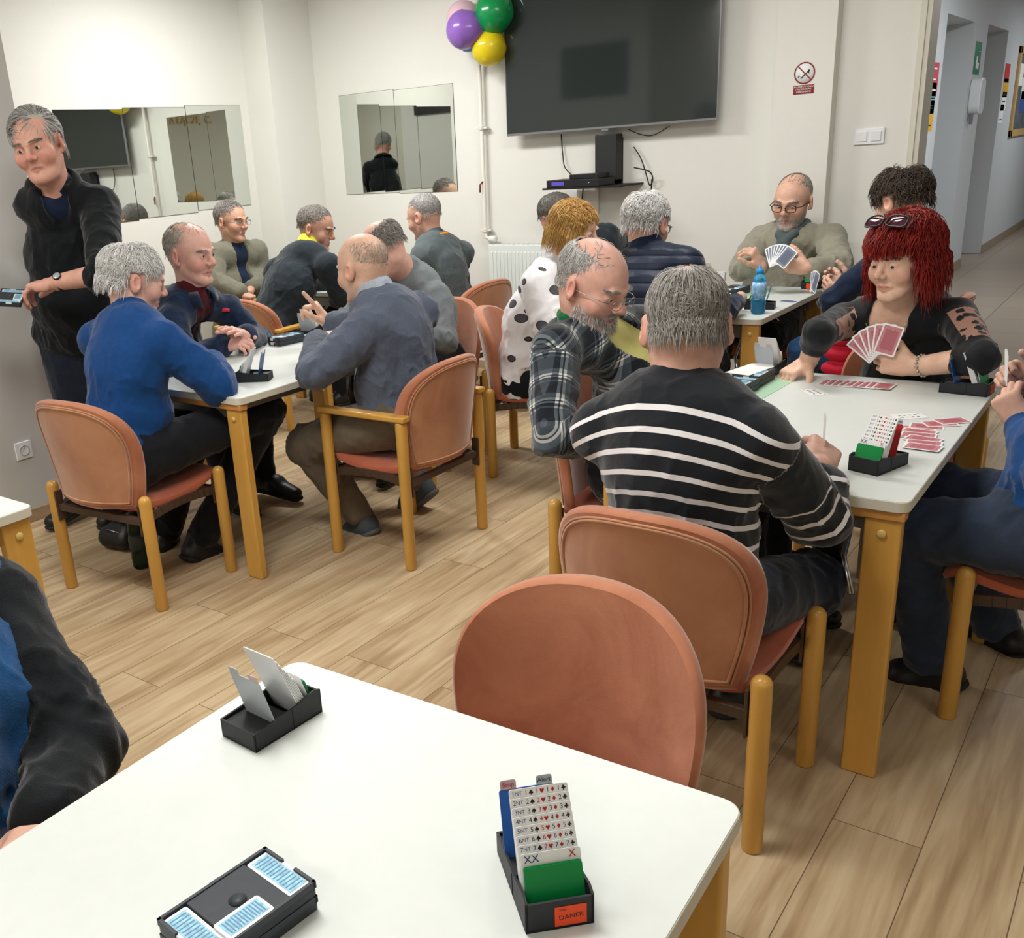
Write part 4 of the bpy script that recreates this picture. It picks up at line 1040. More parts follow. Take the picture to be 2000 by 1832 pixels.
def coords(Vt,J):
    """cloth coordinates: x = height along torso / distance along limb, y = across, z = 0 torso 1 left 2 right sleeve"""
    pel,nk=J['pel'],J['neck']; ax=unit(nk-pel); L,R=J['shL'],J['shR']
    h=(Vt-pel)@ax; lat=(Vt-pel)@unit(R-L); out=np.stack([h,lat,np.zeros(len(Vt))],1)
    def seg(a,b):
        ab=b-a; t=np.clip(((Vt-a)@ab)/(ab@ab),0,1); return np.linalg.norm(Vt-a-t[:,None]*ab,axis=1),t*np.linalg.norm(ab)
    ch=J['chest']; dt,_=seg(pel,ch*.5+nk*.5); dt=dt-.155*J['s']
    for i,q in enumerate('LR'):
        sh,el,wr=J['sh'+q],J['el'+q],J['wr'+q]
        d1,t1=seg(sh,el); d2,t2=seg(el,wr); d=np.minimum(d1,d2)-.05; t=np.where(d1<d2,t1,np.linalg.norm(el-sh)+t2)
        m=(d<dt)&(t>.05); out[m,0]=t[m]; out[m,2]=1+i
        ax2=unit(el-sh); n=unit(np.cross(ax2,J['fwd'])); out[m,1]=((Vt[m]-sh)@n)
    return out
def person(label,J,H,top,legs=None,hands=None,body_res=.010,seed=1,**kw):
    """H head spec, top/legs clothing specs, hands {'L':{...},'R':{...}}; returns the root (feet/seat point)"""
    S=J['s']; root=empty('person',label,'person',(0,0,0),0,None)
    base=J['pel']; root.location=(base[0],base[1],0)
    def par(o):
        if o.parent==root or o.parent is None: o.parent=root; o.matrix_parent_inverse=Matrix.Translation((-base[0],-base[1],0)) if True else o.matrix_parent_inverse
        return o
    hs=H.get('s',1.06); M=ypr(H['yaw'],H.get('pitch',0),H.get('roll',0)); o=J['head']
    B=Body(); torso(B,J,-.012,kw.get('belly',0)); limbs(B,J,-.006,True,legs is not None)
    if legs is None:
        for q in 'LR': B.cap(J['hip'+q],J['hip'+q]+(J['kn'+q]-J['hip'+q])*.5,.08*S,.07*S,.03)
    head_prims(B,o,M,hs,H)
    nb=J['neck']; nt=o+M@(V3(0,-.02,-.055)*hs); nr=H.get('neck',.054)*hs
    B.cap(nb-J['up']*.03,nt,nr*1.06,nr,.03); 
    if not H.get('nofront'): B.cap(nb+M[:,1]*.01,o+M@(V3(0,.02,-.085)*hs),nr*.8,.032*hs,.03)
    B.refine(nb,.07,.007)
    for q in 'LR':
        h=(hands or {}).get(q)
        if h: 
            el,wr=J['el'+q],J['wr'+q]; d=h.get('dir'); d=unit(wr-el) if d is None else unit(V3(*d)); side=1 if (q=='R') else -1
            h['T']=hand_prims(B,wr,d,V3(*h.get('palm',(0,0,-1))),side*h.get('flip',1),h.get('s',1.0)*S,h.get('curl',(.25,.35,.45)),h.get('spread',1),h.get('thumb',.6),h.get('tcurl',.3),h.get('fing'),h.get('res',.0034))
            B.cap(el,wr,.043*S,.029*S,.01); B.refine((el*.3+wr*.7),.06,.006)
        else: B.cap(J['wr'+q],J['wr'+q]+unit(J['wr'+q]-J['el'+q])*.09,.026*S,.03*S,.02)
    if legs is not None:
        for q in 'LR': B.cap(J['an'+q],J['toe'+q],.030*S,.022*S,.02)
    Vt,F=B.mesh(body_res,.03)
    body=np_mesh('body',Vt,F,M_skin,None,{'tint':head_tint(Vt,o,M,hs,H)}); par(body); J['M']=M
    eyes(o,M,hs,body,H.get('look',(0,0,0)),H.get('iris'))
    if H.get('beard'): face_hair(Vt,F,o,M,hs,'beard',H['beard'][0],body,H['beard'][1],H['beard'][2])
    if H.get('brows'): face_hair(Vt,F,o,M,hs,'brows',H['brows'],body,260,.009)
    if 'hair' in H:
        if H['hair'] is not None:
            for i,hp in enumerate(H['hair'] if isinstance(H['hair'],list) else [H['hair']]): hairdo(o,M,hs,hp,body)
    if H.get('glasses'): glasses(o,M,hs,body,**H['glasses'])
    # ---- clothes
    def garment(name,spec):
        g=spec.get('g',.012)*.72; B=Body()
        if spec.get('torso',1): torso(B,J,g,kw.get('belly',0),fem=kw.get('fem',0),wide=spec.get('wide',1))
        else:
            for q in(J['shL'],J['shR']): B.cap(J['neck']*.5+q*.5,q,.05*S+g,.055*S+g,.03)
        if spec.get('hem') is not None:   # length below the pelvis
            B.ell(J['pel']+V3(0,0,-.02),V3(.165*S+g,.125*S+g,spec['hem']),np.stack([J['lat'],J['fwd'],V3(0,0,1)],1),.04)
        if spec.get('sleeve',1) is not None:
            limbs(B,J,g+spec.get('sg',.004),True,False,sl=spec.get('sleeve',.97))
            for q in'LR':
                e=spec.get('sleeve',.97); e=e[q] if isinstance(e,dict) else e
                if spec.get('cuff') and e>.5:
                    el,wr=J['el'+q],J['wr'+q]; d=unit(wr-el); p=el+(wr-el)*e; B.cap(p-d*.03,p+d*.012,.034*S+g*.8,.034*S+g*.8,.004)
        else:
            for q in(J['shL'],J['shR']): B.ell(q,V3(.058,.058,.058)*S+g,None,.03)
        nk=J['neck']; ndir=unit(nt-nb)
        col=spec.get('collar','crew')
        if col=='crew': B.cap(nk+ndir*.0,nk+ndir*.022,nr*1.28,nr*1.2,.008)
        elif col=='high': B.cap(nk,nk+ndir*spec.get('ch',.05),nr*1.32,nr*1.26,.008)
        elif col=='v':
            f=J['tM'][:,1]; v0=nk+f*.06+ndir*.01; v1=J['chest']+f*.13+J['up']*spec.get('vz',.06)
            B.cap(v0,v1,.06*S,.006,.004,True); B.cap(nk+ndir*.05,nk+ndir*.0+f*.03,nr*1.3,nr*1.2,.01,True)
        elif col=='open':
            f=J['tM'][:,1]; B.cap(nk+f*.09+ndir*.03,J['chest']+f*.15-J['up']*spec.get('vz',.0),.055*S,.03*S,.004,True)
        B.refine(nk,.08,spec.get('res',.007)); 
        Vt,F=B.mesh(spec.get('res',.0075),.02)
        ctr=[(J['elL'],.10,1.1),(J['elR'],.10,1.1),(J['shL']*.6+J['pel']*.4,.13,.6),(J['shR']*.6+J['pel']*.4,.13,.6),(J['pel'],.16,.9)]
        co=coords(Vt,J); Vt=fold(Vt,F,seed+len(name),spec.get('fold',.007)*2.1,spec.get('ff',20),ctr)
        ob=np_mesh(name,Vt,F,spec['mat'],None,{'cloth':co}); par(ob)
        if spec.get('rib'):   # rolled collar ring
            pass
        return ob
    outs=[]
    for nm,spec in top: outs.append(garment(nm,spec))
    if legs is not None:
        B=Body(); g=legs.get('g',.010)
        B.ell(J['pel'],V3(.165*S+g,.13*S+g,.115*S+g),np.stack([J['lat'],J['fwd'],V3(0,0,1)],1),.05)
        limbs(B,J,g,False,True,pants_len=legs.get('len',.93)); Vt,F=B.mesh(legs.get('res',.009))
        co=coords(Vt,J); Vt=fold(Vt,F,seed+3,legs.get('fold',.010)*1.5,22,[(J['knL'],.12,1.2),(J['knR'],.12,1.2),(J['anL'],.1,1),(J['anR'],.1,1),(J['pel'],.15,1)])
        par(np_mesh('trousers',Vt,F,legs['mat'],None,{'cloth':co}))
        if legs.get('shoe'):
            for q in'LR': par(shoe(J,q,legs['shoe'],None,legs['sole']))
    J['root']=root; J['body']=body; J['par']=par; J['hs']=hs; J['nt']=nt; J['nr']=nr
    return J
def shirt_collar(J,m,w=.04,spread=.5,name='collar',h=.045,open_=.35):
    """stand collar with two points around the neck"""
    M=J['M']; nb=J['neck']; nt=J['nt']; nd=unit(nt-nb); r=J['nr']*1.3; f=J['tM'][:,1]; f=unit(f-nd*float(f@nd)); l=np.cross(f,nd)
    rows=[]
    n=24
    for k in range(n+1):
        a=open_+(2*PI-2*open_)*k/n; d=f*math.cos(a)+l*math.sin(a); front=max(0,math.cos(a))
        lo=nb+d*r*1.02-nd*.006; hi=nb+d*(r*1.0)+nd*(h-.010*front); fo=nb+d*(r*1.34+.012*front)+nd*(.012-.05*front**1.5)
        rows.append([lo,hi,hi*.5+fo*.5+nd*.006+d*.006,fo])
    q=MB().grid(rows); o=q.build(name,m,J['root']); o.matrix_parent_inverse=Matrix.Translation((-J['pel'][0],-J['pel'][1],0))
    md=o.modifiers.new('t','SOLIDIFY'); md.thickness=.004
    return o
def part(J,q,name,m,**k):
    o=q.build(name,m,J['root'],**k); o.matrix_parent_inverse=Matrix.Translation((-J['pel'][0],-J['pel'][1],0)); return o
M_lace=mat('shoe_laces',(20,20,22),.7)
# ================================================================= PEOPLE
HW=hair_mat('hair_white',(186,182,176),(250,250,248)); HG=hair_mat('hair_grey',(104,99,93),(188,182,174)); HLG=hair_mat('hair_light_grey',(128,124,120),(218,216,212))
HDG=hair_mat('hair_dark_grey',(52,48,46),(128,122,116)); HR=hair_mat('hair_red',(84,12,12),(178,42,28),.5); HBL=hair_mat('hair_blonde',(150,102,44),(238,194,116),.45); HBR=hair_mat('hair_brown',(38,30,26),(96,80,68)); HSB=hair_mat('hair_pale',(150,140,128),(222,214,202))
BEARD=hair_mat('beard_white',(150,142,136),(232,228,224))
M_sole=mat('sole_black',(30,30,30),.7); M_leather=mat('shoe_black',(28,27,28),.42); M_soleg=mat('sole_grey',(92,98,100),.7); M_shoeg=cloth('shoe_grey',(78,86,92),.8,.1,.1)
M_rimd=mat('spectacle_dark',(32,30,30),.3); M_riml=mat('spectacle_metal',(150,146,140),.25,.8)
C_black=cloth('knit_black',(22,25,28)); C_blacktrs=cloth('trousers_black',(24,26,31),var=.1); C_blue=cloth('knit_blue',(20,66,122),var=.08,nscale=60); C_navytrs=cloth('trousers_navy',(30,36,50),var=.1)
C_greyblue=cloth('knit_grey_blue',(86,94,110),var=.10,nscale=160); C_brown=cloth('trousers_brown',(104,94,80),var=.07); C_blazer=cloth('blazer_grey',(118,116,100),var=.14,nscale=180)
C_dark=cloth('jumper_charcoal',(38,46,52),var=.06); C_vest=cloth('vest_grey',(88,98,100),var=.06); C_cardi=cloth('cardigan_grey',(112,118,120),var=.08); C_navy=cloth('shirt_navy',(28,40,62))
C_olive=cloth('jumper_stone',(148,144,128),var=.07,nscale=50); C_teal=cloth('scarf_teal_grey',(84,96,96),var=.1); C_yellow=cloth('tee_yellow',(226,218,140),var=.03,sheen=.1); C_green=cloth('scarf_green',(6,98,54),var=.06)
C_jeans=cloth('jeans_dark',(52,62,80),var=.16,nscale=14); C_blue2=cloth('jumper_blue_right',(26,72,128),var=.08)
def stripes(N,L,b):
    a=N.new('ShaderNodeAttribute'); a.attribute_name='cloth'; s=N.new('ShaderNodeSeparateColor'); L.new(a.outputs['Color'],s.inputs[0])
    def M(op,x,y=None,z=None):
        n=N.new('ShaderNodeMath'); n.operation=op
        for i,v in enumerate((x,y,z)):
            if v is None: continue
            if isinstance(v,(int,float)): n.inputs[i].default_value=v
            else: L.new(v,n.inputs[i])
        return n.outputs[0]
    h=M('ADD',s.outputs[0],M('MULTIPLY',M('MULTIPLY',s.outputs[1],s.outputs[1]),1.3))
    isl=M('GREATER_THAN',s.outputs[2],.5)
    hh=M('ADD',M('MULTIPLY',h,M('SUBTRACT',1,isl)),M('MULTIPLY',M('ADD',s.outputs[0],.02),isl))
    fr=M('FRACT',M('DIVIDE',hh,.0465))
    st=M('LESS_THAN',M('ABSOLUTE',M('SUBTRACT',fr,.5)),.13)
    lim=M('ADD',M('MULTIPLY',M('LESS_THAN',h,.475),M('SUBTRACT',1,isl)),M('MULTIPLY',M('MULTIPLY',M('GREATER_THAN',s.outputs[0],.19),M('LESS_THAN',s.outputs[0],.47)),isl))
    st=M('MULTIPLY',st,lim)
    mx=N.new('ShaderNodeMixRGB'); mx.inputs[1].default_value=srgb(18,22,28); mx.inputs[2].default_value=srgb(226,222,222); L.new(st,mx.inputs[0]); L.new(mx.outputs[0],b.inputs['Base Color'])
C_stripe=attr_mat('knit_striped',stripes,.9,.3)
def lace(N,L,b):
    a=N.new('ShaderNodeAttribute'); a.attribute_name='cloth'; s=N.new('ShaderNodeSeparateColor'); L.new(a.outputs['Color'],s.inputs[0])
    def M(op,x,y=None):
        n=N.new('ShaderNodeMath'); n.operation=op
        for i,v in enumerate((x,y)):
            if v is None: continue
            if isinstance(v,(int,float)): n.inputs[i].default_value=v
            else: L.new(v,n.inputs[i])
        return n.outputs[0]
    top=M('ADD',M('MULTIPLY',M('GREATER_THAN',s.outputs[2],1.5),M('GREATER_THAN',s.outputs[1],.008)),M('MULTIPLY',M('MULTIPLY',M('GREATER_THAN',s.outputs[2],.5),M('LESS_THAN',s.outputs[2],1.5)),M('LESS_THAN',s.outputs[1],-.008)))
    rng=M('MULTIPLY',M('GREATER_THAN',s.outputs[0],.05),M('LESS_THAN',s.outputs[0],.235))
    tc=N.new('ShaderNodeTexCoord'); v=N.new('ShaderNodeTexVoronoi'); v.inputs['Scale'].default_value=30; L.new(tc.outputs['Object'],v.inputs['Vector'])
    n=N.new('ShaderNodeTexNoise'); n.inputs['Scale'].default_value=70; L.new(tc.outputs['Object'],n.inputs[0])
    hole=M('GREATER_THAN',M('ADD',v.outputs['Distance'],M('MULTIPLY',n.outputs[0],.35)),.60)
    m=M('MULTIPLY',M('MULTIPLY',top,rng),hole)
    mx=N.new('ShaderNodeMixRGB'); mx.inputs[1].default_value=srgb(18,20,24); mx.inputs[2].default_value=srgb(170,128,110); L.new(m,mx.inputs[0]); L.new(mx.outputs[0],b.inputs['Base Color'])
C_lace=attr_mat('top_black_lace_shoulders',lace,.8,.2)
def plaid(c0,c1,c2,per,w):
    def f(N,L,b):
        a=N.new('ShaderNodeAttribute'); a.attribute_name='cloth'; s=N.new('ShaderNodeSeparateColor'); L.new(a.outputs['Color'],s.inputs[0])
        prev=None
        for ch in (0,1):
            d=N.new('ShaderNodeMath'); d.operation='DIVIDE'; d.inputs[1].default_value=per; L.new(s.outputs[ch],d.inputs[0])
            fr=N.new('ShaderNodeMath'); fr.operation='FRACT'; L.new(d.outputs[0],fr.inputs[0])
            r=N.new('ShaderNodeValToRGB'); r.color_ramp.interpolation='CONSTANT'; e=r.color_ramp.elements
            e[0].position=0; e[0].color=(0,0,0,1); e[1].position=.34; e[1].color=(.45,.45,.45,1)
            for p,v in((.52,1),(.60,.0),(.64,.9),(.70,.0),(.80,.45),(.86,.0)):
                k=e.new(p); k.color=(v,v,v,1)
            L.new(fr.outputs[0],r.inputs[0])
            if prev is None: prev=r.outputs[0]
            else:
                ad=N.new('ShaderNodeMath'); ad.operation='ADD'; L.new(prev,ad.inputs[0]); L.new(r.outputs[0],ad.inputs[1]); ad2=N.new('ShaderNodeMath'); ad2.operation='MULTIPLY'; ad2.inputs[1].default_value=.5; L.new(ad.outputs[0],ad2.inputs[0]); prev=ad2.outputs[0]
        r=N.new('ShaderNodeValToRGB'); e=r.color_ramp.elements; e[0].color=srgb(*c0); e[1].color=srgb(*c2); k=e.new(.45); k.color=srgb(*c1); L.new(prev,r.inputs[0]); L.new(r.outputs[0],b.inputs['Base Color'])
    return f
C_plaid=attr_mat('flannel_plaid',plaid((20,25,34),(74,84,92),(222,222,214),.085,.3),.9,.3)
C_plaidn=attr_mat('flannel_navy',plaid((16,32,56),(22,44,74),(48,52,84),.06,.3),.9,.3)
def petals(N,L,b):
    tc=N.new('ShaderNodeTexCoord'); v=N.new('ShaderNodeTexVoronoi'); v.inputs['Scale'].default_value=7.5; v.inputs['Randomness'].default_value=.9; mp=N.new('ShaderNodeMapping'); mp.inputs['Scale'].default_value=(1,1,1.6); L.new(tc.outputs['Object'],mp.inputs[0]); L.new(mp.outputs[0],v.inputs['Vector'])
    r=N.new('ShaderNodeValToRGB'); r.color_ramp.interpolation='CONSTANT'; e=r.color_ramp.elements; e[0].color=srgb(78,76,80); e[1].position=.24; e[1].color=srgb(40,40,42); k=e.new(.28); k.color=srgb(232,229,230); L.new(v.outputs['Distance'],r.inputs[0]); L.new(r.outputs[0],b.inputs['Base Color'])
C_petal=attr_mat('blouse_petal_print',petals,.6,.1,(60,.05))
def quilt(N,L,b):
    b.inputs['Base Color'].default_value=srgb(28,38,58); b.inputs['Roughness'].default_value=.45
    a=N.new('ShaderNodeAttribute'); a.attribute_name='cloth'; s=N.new('ShaderNodeSeparateColor'); L.new(a.outputs['Color'],s.inputs[0])
    d=N.new('ShaderNodeMath'); d.operation='DIVIDE'; d.inputs[1].default_value=.062; L.new(s.outputs[0],d.inputs[0]); fr=N.new('ShaderNodeMath'); fr.operation='FRACT'; L.new(d.outputs[0],fr.inputs[0])
    p=N.new('ShaderNodeMath'); p.operation='PINGPONG'; p.inputs[1].default_value=.5; L.new(fr.outputs[0],p.inputs[0]); w=N.new('ShaderNodeMath'); w.operation='POWER'; w.inputs[1].default_value=.4; L.new(p.outputs[0],w.inputs[0])
    bp=N.new('ShaderNodeBump'); bp.inputs['Strength'].default_value=.8; bp.inputs['Distance'].default_value=.02; L.new(w.outputs[0],bp.inputs['Height']); L.new(bp.outputs[0],b.inputs['Normal'])
C_quilt=attr_mat('quilted_navy',quilt,.45,.1,None)
PLEAT=dict(mat=C_blacktrs,shoe=M_leather,sole=M_sole)
short=lambda m,n=2600,**k: dict(dict(mat=m,n=n,len=.028,lift=.003,seed=5,mess=.25,w=.0011,seg=4),**k)
# ---- the man in the striped sweater (back to us)
J=pose(CH16[0]-.0,CH16[1]-.02,0,.10,s=1.04,ov=dict(head=('p',1340,640),neck=('p',1330,770),shL=('p',1180,838),shR=('p',1474,862),elR=('r',1600,1012),wrR=('z',1598,915,.80),wrL=('w',-.1,.52,.80),elL=('w',-.27,.27,.80),knR=('p',1590,1135),knL=('w',-.10,.40,.53),anR=('w',.02,.34,.09),toeR=('w',.03,.47,.035),anL=('w',-.16,.3,.09),toeL=('w',-.17,.44,.035)))
J16=person('man seen from behind in a black sweater with thin white stripes',J,
  dict(yaw=.47,pitch=-.30,s=1.10,skin=(212,166,146),fat=1.12,neck=.062,hair=[dict(mat=HG,n=7500,len=.055,lift=.006,seed=3,mess=.10,w=.0009,seg=6,crown=(0,-.25,.97),grav=.55,bald=(.30,.62,-.18),thin=.12,back=2.25,side=1.65,drop=.97)]),
  [('sweater',dict(mat=C_stripe,g=.022,sg=.012,collar='crew',cuff=1,hem=.16,sleeve={'L':.93,'R':.58},fold=.006,res=.006))],dict(mat=C_navytrs,g=.012,shoe=M_leather,sole=M_sole),
  hands=dict(R=dict(dir=(-.15,.95,.22),palm=(-.6,.1,-.75),curl=(.45,.55,.4),thumb=.4,s=1.12),L=dict(dir=(.8,.5,0),palm=(.2,.2,-1),curl=(.5,.5,.4))),seed=11,belly=.02)
# ---- the woman with red hair (faces us)
J=pose(CH14[0]+.02,CH14[1]-.0,PI,.14,s=1.02,ov=dict(head=('p',1760,508),neck=('p',1740,612),shR=('p',1645,628),shL=('p',1868,618),elR=('r',1600,652),wrR=('z',1578,706,.79),elL=('r',1918,700),wrL=('z',1785,716,.79)))
J14=person('woman with bright red hair and sunglasses on her head, black top with lace shoulders',J,
  dict(yaw=PI-.42,pitch=-.12,roll=.04,s=1.03,fem=1,skin=(232,190,164),lips=(186,92,88),blush=.5,brows=HDG,nose=.95,look=(-.3,0,-.3),neck=.05,
   hair=[dict(mat=HR,n=5600,len=.175,lift=.026,seed=8,mess=.13,w=.0015,seg=9,crown=(0,.70,.71),grav=.70,wave=1.3,wamp=.006,puff=.05,drop=1.08,face_clear=(.13,.050,.052),front=.62,side=1.80,back=2.2,cover_ear=1,hug=1),
         dict(mat=HR,n=1500,len=.090,lift=.024,seed=9,mess=.12,w=.0015,seg=7,crown=(0,-.3,.95),grav=.45,front=.92,side=.95,back=.3,puff=.04,wave=.7,wamp=.003,cap=False,face_clear=(.09,.018,.05))]),
  [('top',dict(mat=C_lace,g=.008,sg=.004,collar='v',sleeve={'R':.35,'L':.30},fold=.004,res=.0065,vz=.05))],dict(mat=C_blacktrs,shoe=M_leather,sole=M_sole),
  hands=dict(R=dict(dir=(-.45,-.75,-.35),palm=(-.1,-.2,-1),curl=(.32,.3,.22),spread=1.3,thumb=.7),L=dict(dir=(-1,-.15,.12),palm=(-.1,.9,.1),curl=(.5,.6,.4),thumb=.7)),fem=1,seed=14)
# ---- the bearded man in the plaid shirt
J=pose(CH15[0]+.02,CH15[1],-PI/2,.12,s=1.04,ov=dict(head=('p',1158,556),neck=('p',1140,650),shR=('p',1085,685),shL=('p',1222,672),elR=('r',1078,850),wrR=('w',.12,.34,.66),elL=('w',-.24,.1,.70),wrL=('w',-.06,.26,.70)))
J15=person('bearded man in glasses with an open black and white plaid shirt over a yellow tee',J,
  dict(yaw=-PI/2-.12,pitch=-.38,s=1.10,skin=(222,172,154),fat=1.08,nose=1.15,open=.003,blush=.5,neck=.06,stub=((206,186,172),.55),beard=(BEARD,2600,.013),brows=HLG,look=(0,0,-.4),
   hair=[dict(mat=HLG,n=2600,len=.030,lift=.004,seed=21,mess=.25,w=.0011,seg=4,bald=(.75,1.05,.12),thin=.02,back=2.2,front=.9,side=1.55)],
   glasses=dict(m=M_riml,rim=.0011,w=.021,h=.0145,z=-.006,y=.115,round_=.9)),
  [('tee',dict(mat=C_yellow,g=.012,collar='crew',sleeve=.0,fold=.004)),('plaid_shirt',dict(mat=C_plaid,g=.026,sg=.006,collar='open',sleeve=.85,hem=.22,fold=.008,res=.0065,vz=.06))],PLEAT,
  hands=dict(R=dict(curl=(.4,.4,.3)),L=dict(dir=(1,.2,0),curl=(.4,.4,.3))),seed=15,belly=.05)
# ---- the person at the right edge
J=pose(CH17[0]+.05,CH17[1],PI/2,.05,s=1.04,ov=dict(pel=('p',2060,1010),neck=('p',2150,640),chest=('p',2130,820),shL=('p',2120,780),shR=('p',2130,660),elL=('p',2060,930),wrL=('p',2000,835),wrR=('p',2022,760),elR=('p',2090,850),head=('p',2160,560),knL=('p',1775,1035),anL=('p',1820,1300),toeL=('p',1735,1345,.0),knR=('p',1830,960),anR=('p',1955,1235),toeR=('p',1900,1260)))
J17=person('person at the right edge in a blue jumper and dark jeans, holding cards',J,
  dict(yaw=PI/2,pitch=-.3,s=1.06,hair=[short(HG,2200,len=.03)]),
  [('jumper',dict(mat=C_blue2,g=.016,sg=.008,collar='crew',cuff=1,sleeve=.94,hem=.12))],dict(mat=C_jeans,g=.018,shoe=M_leather,sole=M_sole),
  hands=dict(L=dict(dir=(-.55,.1,.75),palm=(.3,1,.1),curl=(.7,.7,.5),thumb=.5),R=dict(dir=(-.75,-.2,.55),palm=(0,-1,-.1),curl=(.7,.7,.5),thumb=.5)),seed=17)
# ---- dark haired player behind the red-haired woman
J=pose(CH13[0],CH13[1],PI/2,.10,s=1.02,ov=dict(head=('p',1757,395),wrL=('p',1652,578),wrR=('p',1660,560),elL=('w',-.24,.22,.80),elR=('w',.24,.22,.80)))
J13=person('dark-haired player holding cards, mostly hidden behind the red-haired woman',J,
  dict(yaw=PI/2-.45,pitch=-.35,s=1.10,skin=(222,180,156),brows=HBR,hair=[dict(mat=HBR,n=3600,len=.075,lift=.022,seed=31,mess=.35,w=.0013,seg=6,crown=(0,-.3,.95),grav=.2,wave=1,wamp=.005,puff=.05,front=.85)]),
  [('top',dict(mat=C_navy,g=.016,sg=.006,collar='crew',sleeve=.25,hem=.14))],dict(mat=cloth('jeans_blue',(34,66,104),var=.2,nscale=12),shoe=M_leather,sole=M_sole),
  hands=dict(L=dict(dir=(-.9,-.1,.4),palm=(0,.9,.2),curl=(.45,.5,.4)),R=dict(dir=(-.9,.1,.35),palm=(0,-.8,.3),curl=(.45,.5,.4))),seed=13)
# ---- the bearded man with the scarf
J=pose(-1.80,5.50,PI,.02,s=1.06,ov=dict(head=('p',1548,393),neck=('p',1545,456),shR=('p',1488,470),shL=('p',1622,466),elR=('r',1450,520),elL=('r',1638,522),wrR=('p',1486,520,.16),wrL=('p',1578,524,.16)))
J12=person('bearded man in dark glasses, stone-coloured jumper and teal scarf studying his cards',J,
  dict(yaw=PI-.05,pitch=-.22,roll=-.06,s=1.14,skin=(220,174,150),brows=HG,stub=((190,168,152),.5),beard=(BEARD,1500,.007),look=(-.2,0,-.6),blush=.5,
   hair=[dict(mat=HG,n=2000,len=.022,lift=.003,seed=41,mess=.3,w=.001,seg=3,bald=(.55,.95,.35),thin=.10,capv=.6,front=.85,side=1.5)],
   glasses=dict(m=M_rimd,rim=.0022,w=.0235,h=.0165,z=-.002,y=.114,round_=.35)),
  [('jumper',dict(mat=C_olive,g=.022,sg=.014,collar='crew',sleeve=.80,hem=.12,fold=.010))],PLEAT,
  hands=dict(R=dict(dir=(-.35,-.35,.85),palm=(-.9,-.1,.1),curl=(.6,.6,.4),thumb=.6),L=dict(dir=(-1,-.1,.15),palm=(-.1,.95,.15),curl=(.45,.55,.4),thumb=.7)),seed=12)
# ---- man in the quilted vest
J=pose(CH11[0],CH11[1],-.15,.16,s=1.04,ov=dict(head=('p',1262,440),neck=('p',1268,500),shL=('p',1215,530),shR=('p',1338,520),elR=('r',1415,610),wrR=('w',.2,.45,.80)))
J11=person('grey-haired man from behind in a navy quilted vest and dark glasses',J,
  dict(yaw=.0,pitch=-.25,s=1.12,skin=(216,172,152),hair=[dict(mat=HW,n=4200,len=.05,lift=.014,seed=51,mess=.28,w=.0012,seg=5,crown=(0,-.35,.93),grav=.35,wave=.8,wamp=.003,back=2.2)],
   glasses=dict(m=M_rimd,rim=.002,w=.023,h=.016,y=.114,round_=.35)),
  [('jumper',dict(mat=C_navy,g=.012,collar='high',sleeve=.95)),('quilted_vest',dict(mat=C_quilt,g=.032,collar='high',sleeve=None,hem=.1,fold=.004,ch=.02))],PLEAT,seed=21)
# ---- blonde woman
J=pose(CH10[0],CH10[1],-PI/2+.2,.22,s=1.0,ov=dict(head=('p',1122,450),neck=('p',1085,520),shR=('p',1052,560),shL=('p',1112,545),pel=('p',1022,735),chest=('p',1040,620),elR=('p',1085,650),wrR=('p',1180,600)))
J10=person('blonde woman in a white blouse with dark petal print, turned away to the right',J,
  dict(yaw=-PI/2+.25,pitch=-.25,s=1.02,fem=1,skin=(228,186,160),hair=[dict(mat=HBL,n=4600,len=.16,lift=.012,seed=61,mess=.10,w=.0015,seg=8,crown=(0,.3,.95),grav=.8,drop=1.02,front=.62,side=1.85,back=2.2,cover_ear=1,puff=.02,face_clear=(.056,.045,.045)),
     dict(mat=HBL,n=500,len=.07,lift=.014,seed=62,mess=.12,w=.0015,seg=5,crown=(0,-.3,1),grav=.7,front=.8,side=.8,back=.4,cap=False)]),
  [('blouse',dict(mat=C_petal,g=.026,sg=.026,collar='crew',sleeve=.9,hem=.16,fold=.010))],PLEAT,fem=1,seed=10,belly=.03)
# ---- kibitzer behind the blonde woman
J=pose(-2.62,5.25,-PI/2,.0,s=1.0,ov=dict(head=('p',1092,424)))
J9=person('grey-haired man almost hidden behind the blonde woman',J,dict(yaw=-PI/2+.4,pitch=-.1,s=1.1,hair=[short(HDG,1800,len=.022)]),[('jumper',dict(mat=C_dark,collar='crew'))],PLEAT,seed=9)
# ---- standing man
J=pose(-3.93,2.52,-.30-PI/2*0,.0,s=1.09,ov=dict(pel=near(150,640,(-3.90,2.50,.95)),chest=near(140,500,(-3.88,2.44,1.25)),neck=near(108,372,(-3.84,2.38,1.52)),head=near(74,285,(-3.78,2.30,1.68)),
  shR=near(92,400,(-3.95,2.25,1.48)),shL=near(196,400,(-3.62,2.58,1.46)),elL=near(203,535,(-3.52,2.30,1.22)),wrL=near(112,552,(-3.72,2.12,1.16)),elR=near(112,520,(-4.10,2.48,1.2)),wrR=near(118,640,(-4.05,2.42,.98)),
  hipL=near(170,670,(-3.84,2.56,.90)),hipR=near(128,680,(-3.98,2.44,.90)),knL=near(196,830,(-3.85,2.56,.5)),knR=near(160,840,(-4.0,2.44,.5)),anL=V3(-3.86,2.56,.10),anR=V3(-4.03,2.46,.10),toeL=V3(-3.78,2.40,.035),toeR=V3(-4.0,2.28,.035)))
J['fwd']=unit(V3(.35,-.93,0)); J['lat']=V3(-.93,-.35,0)
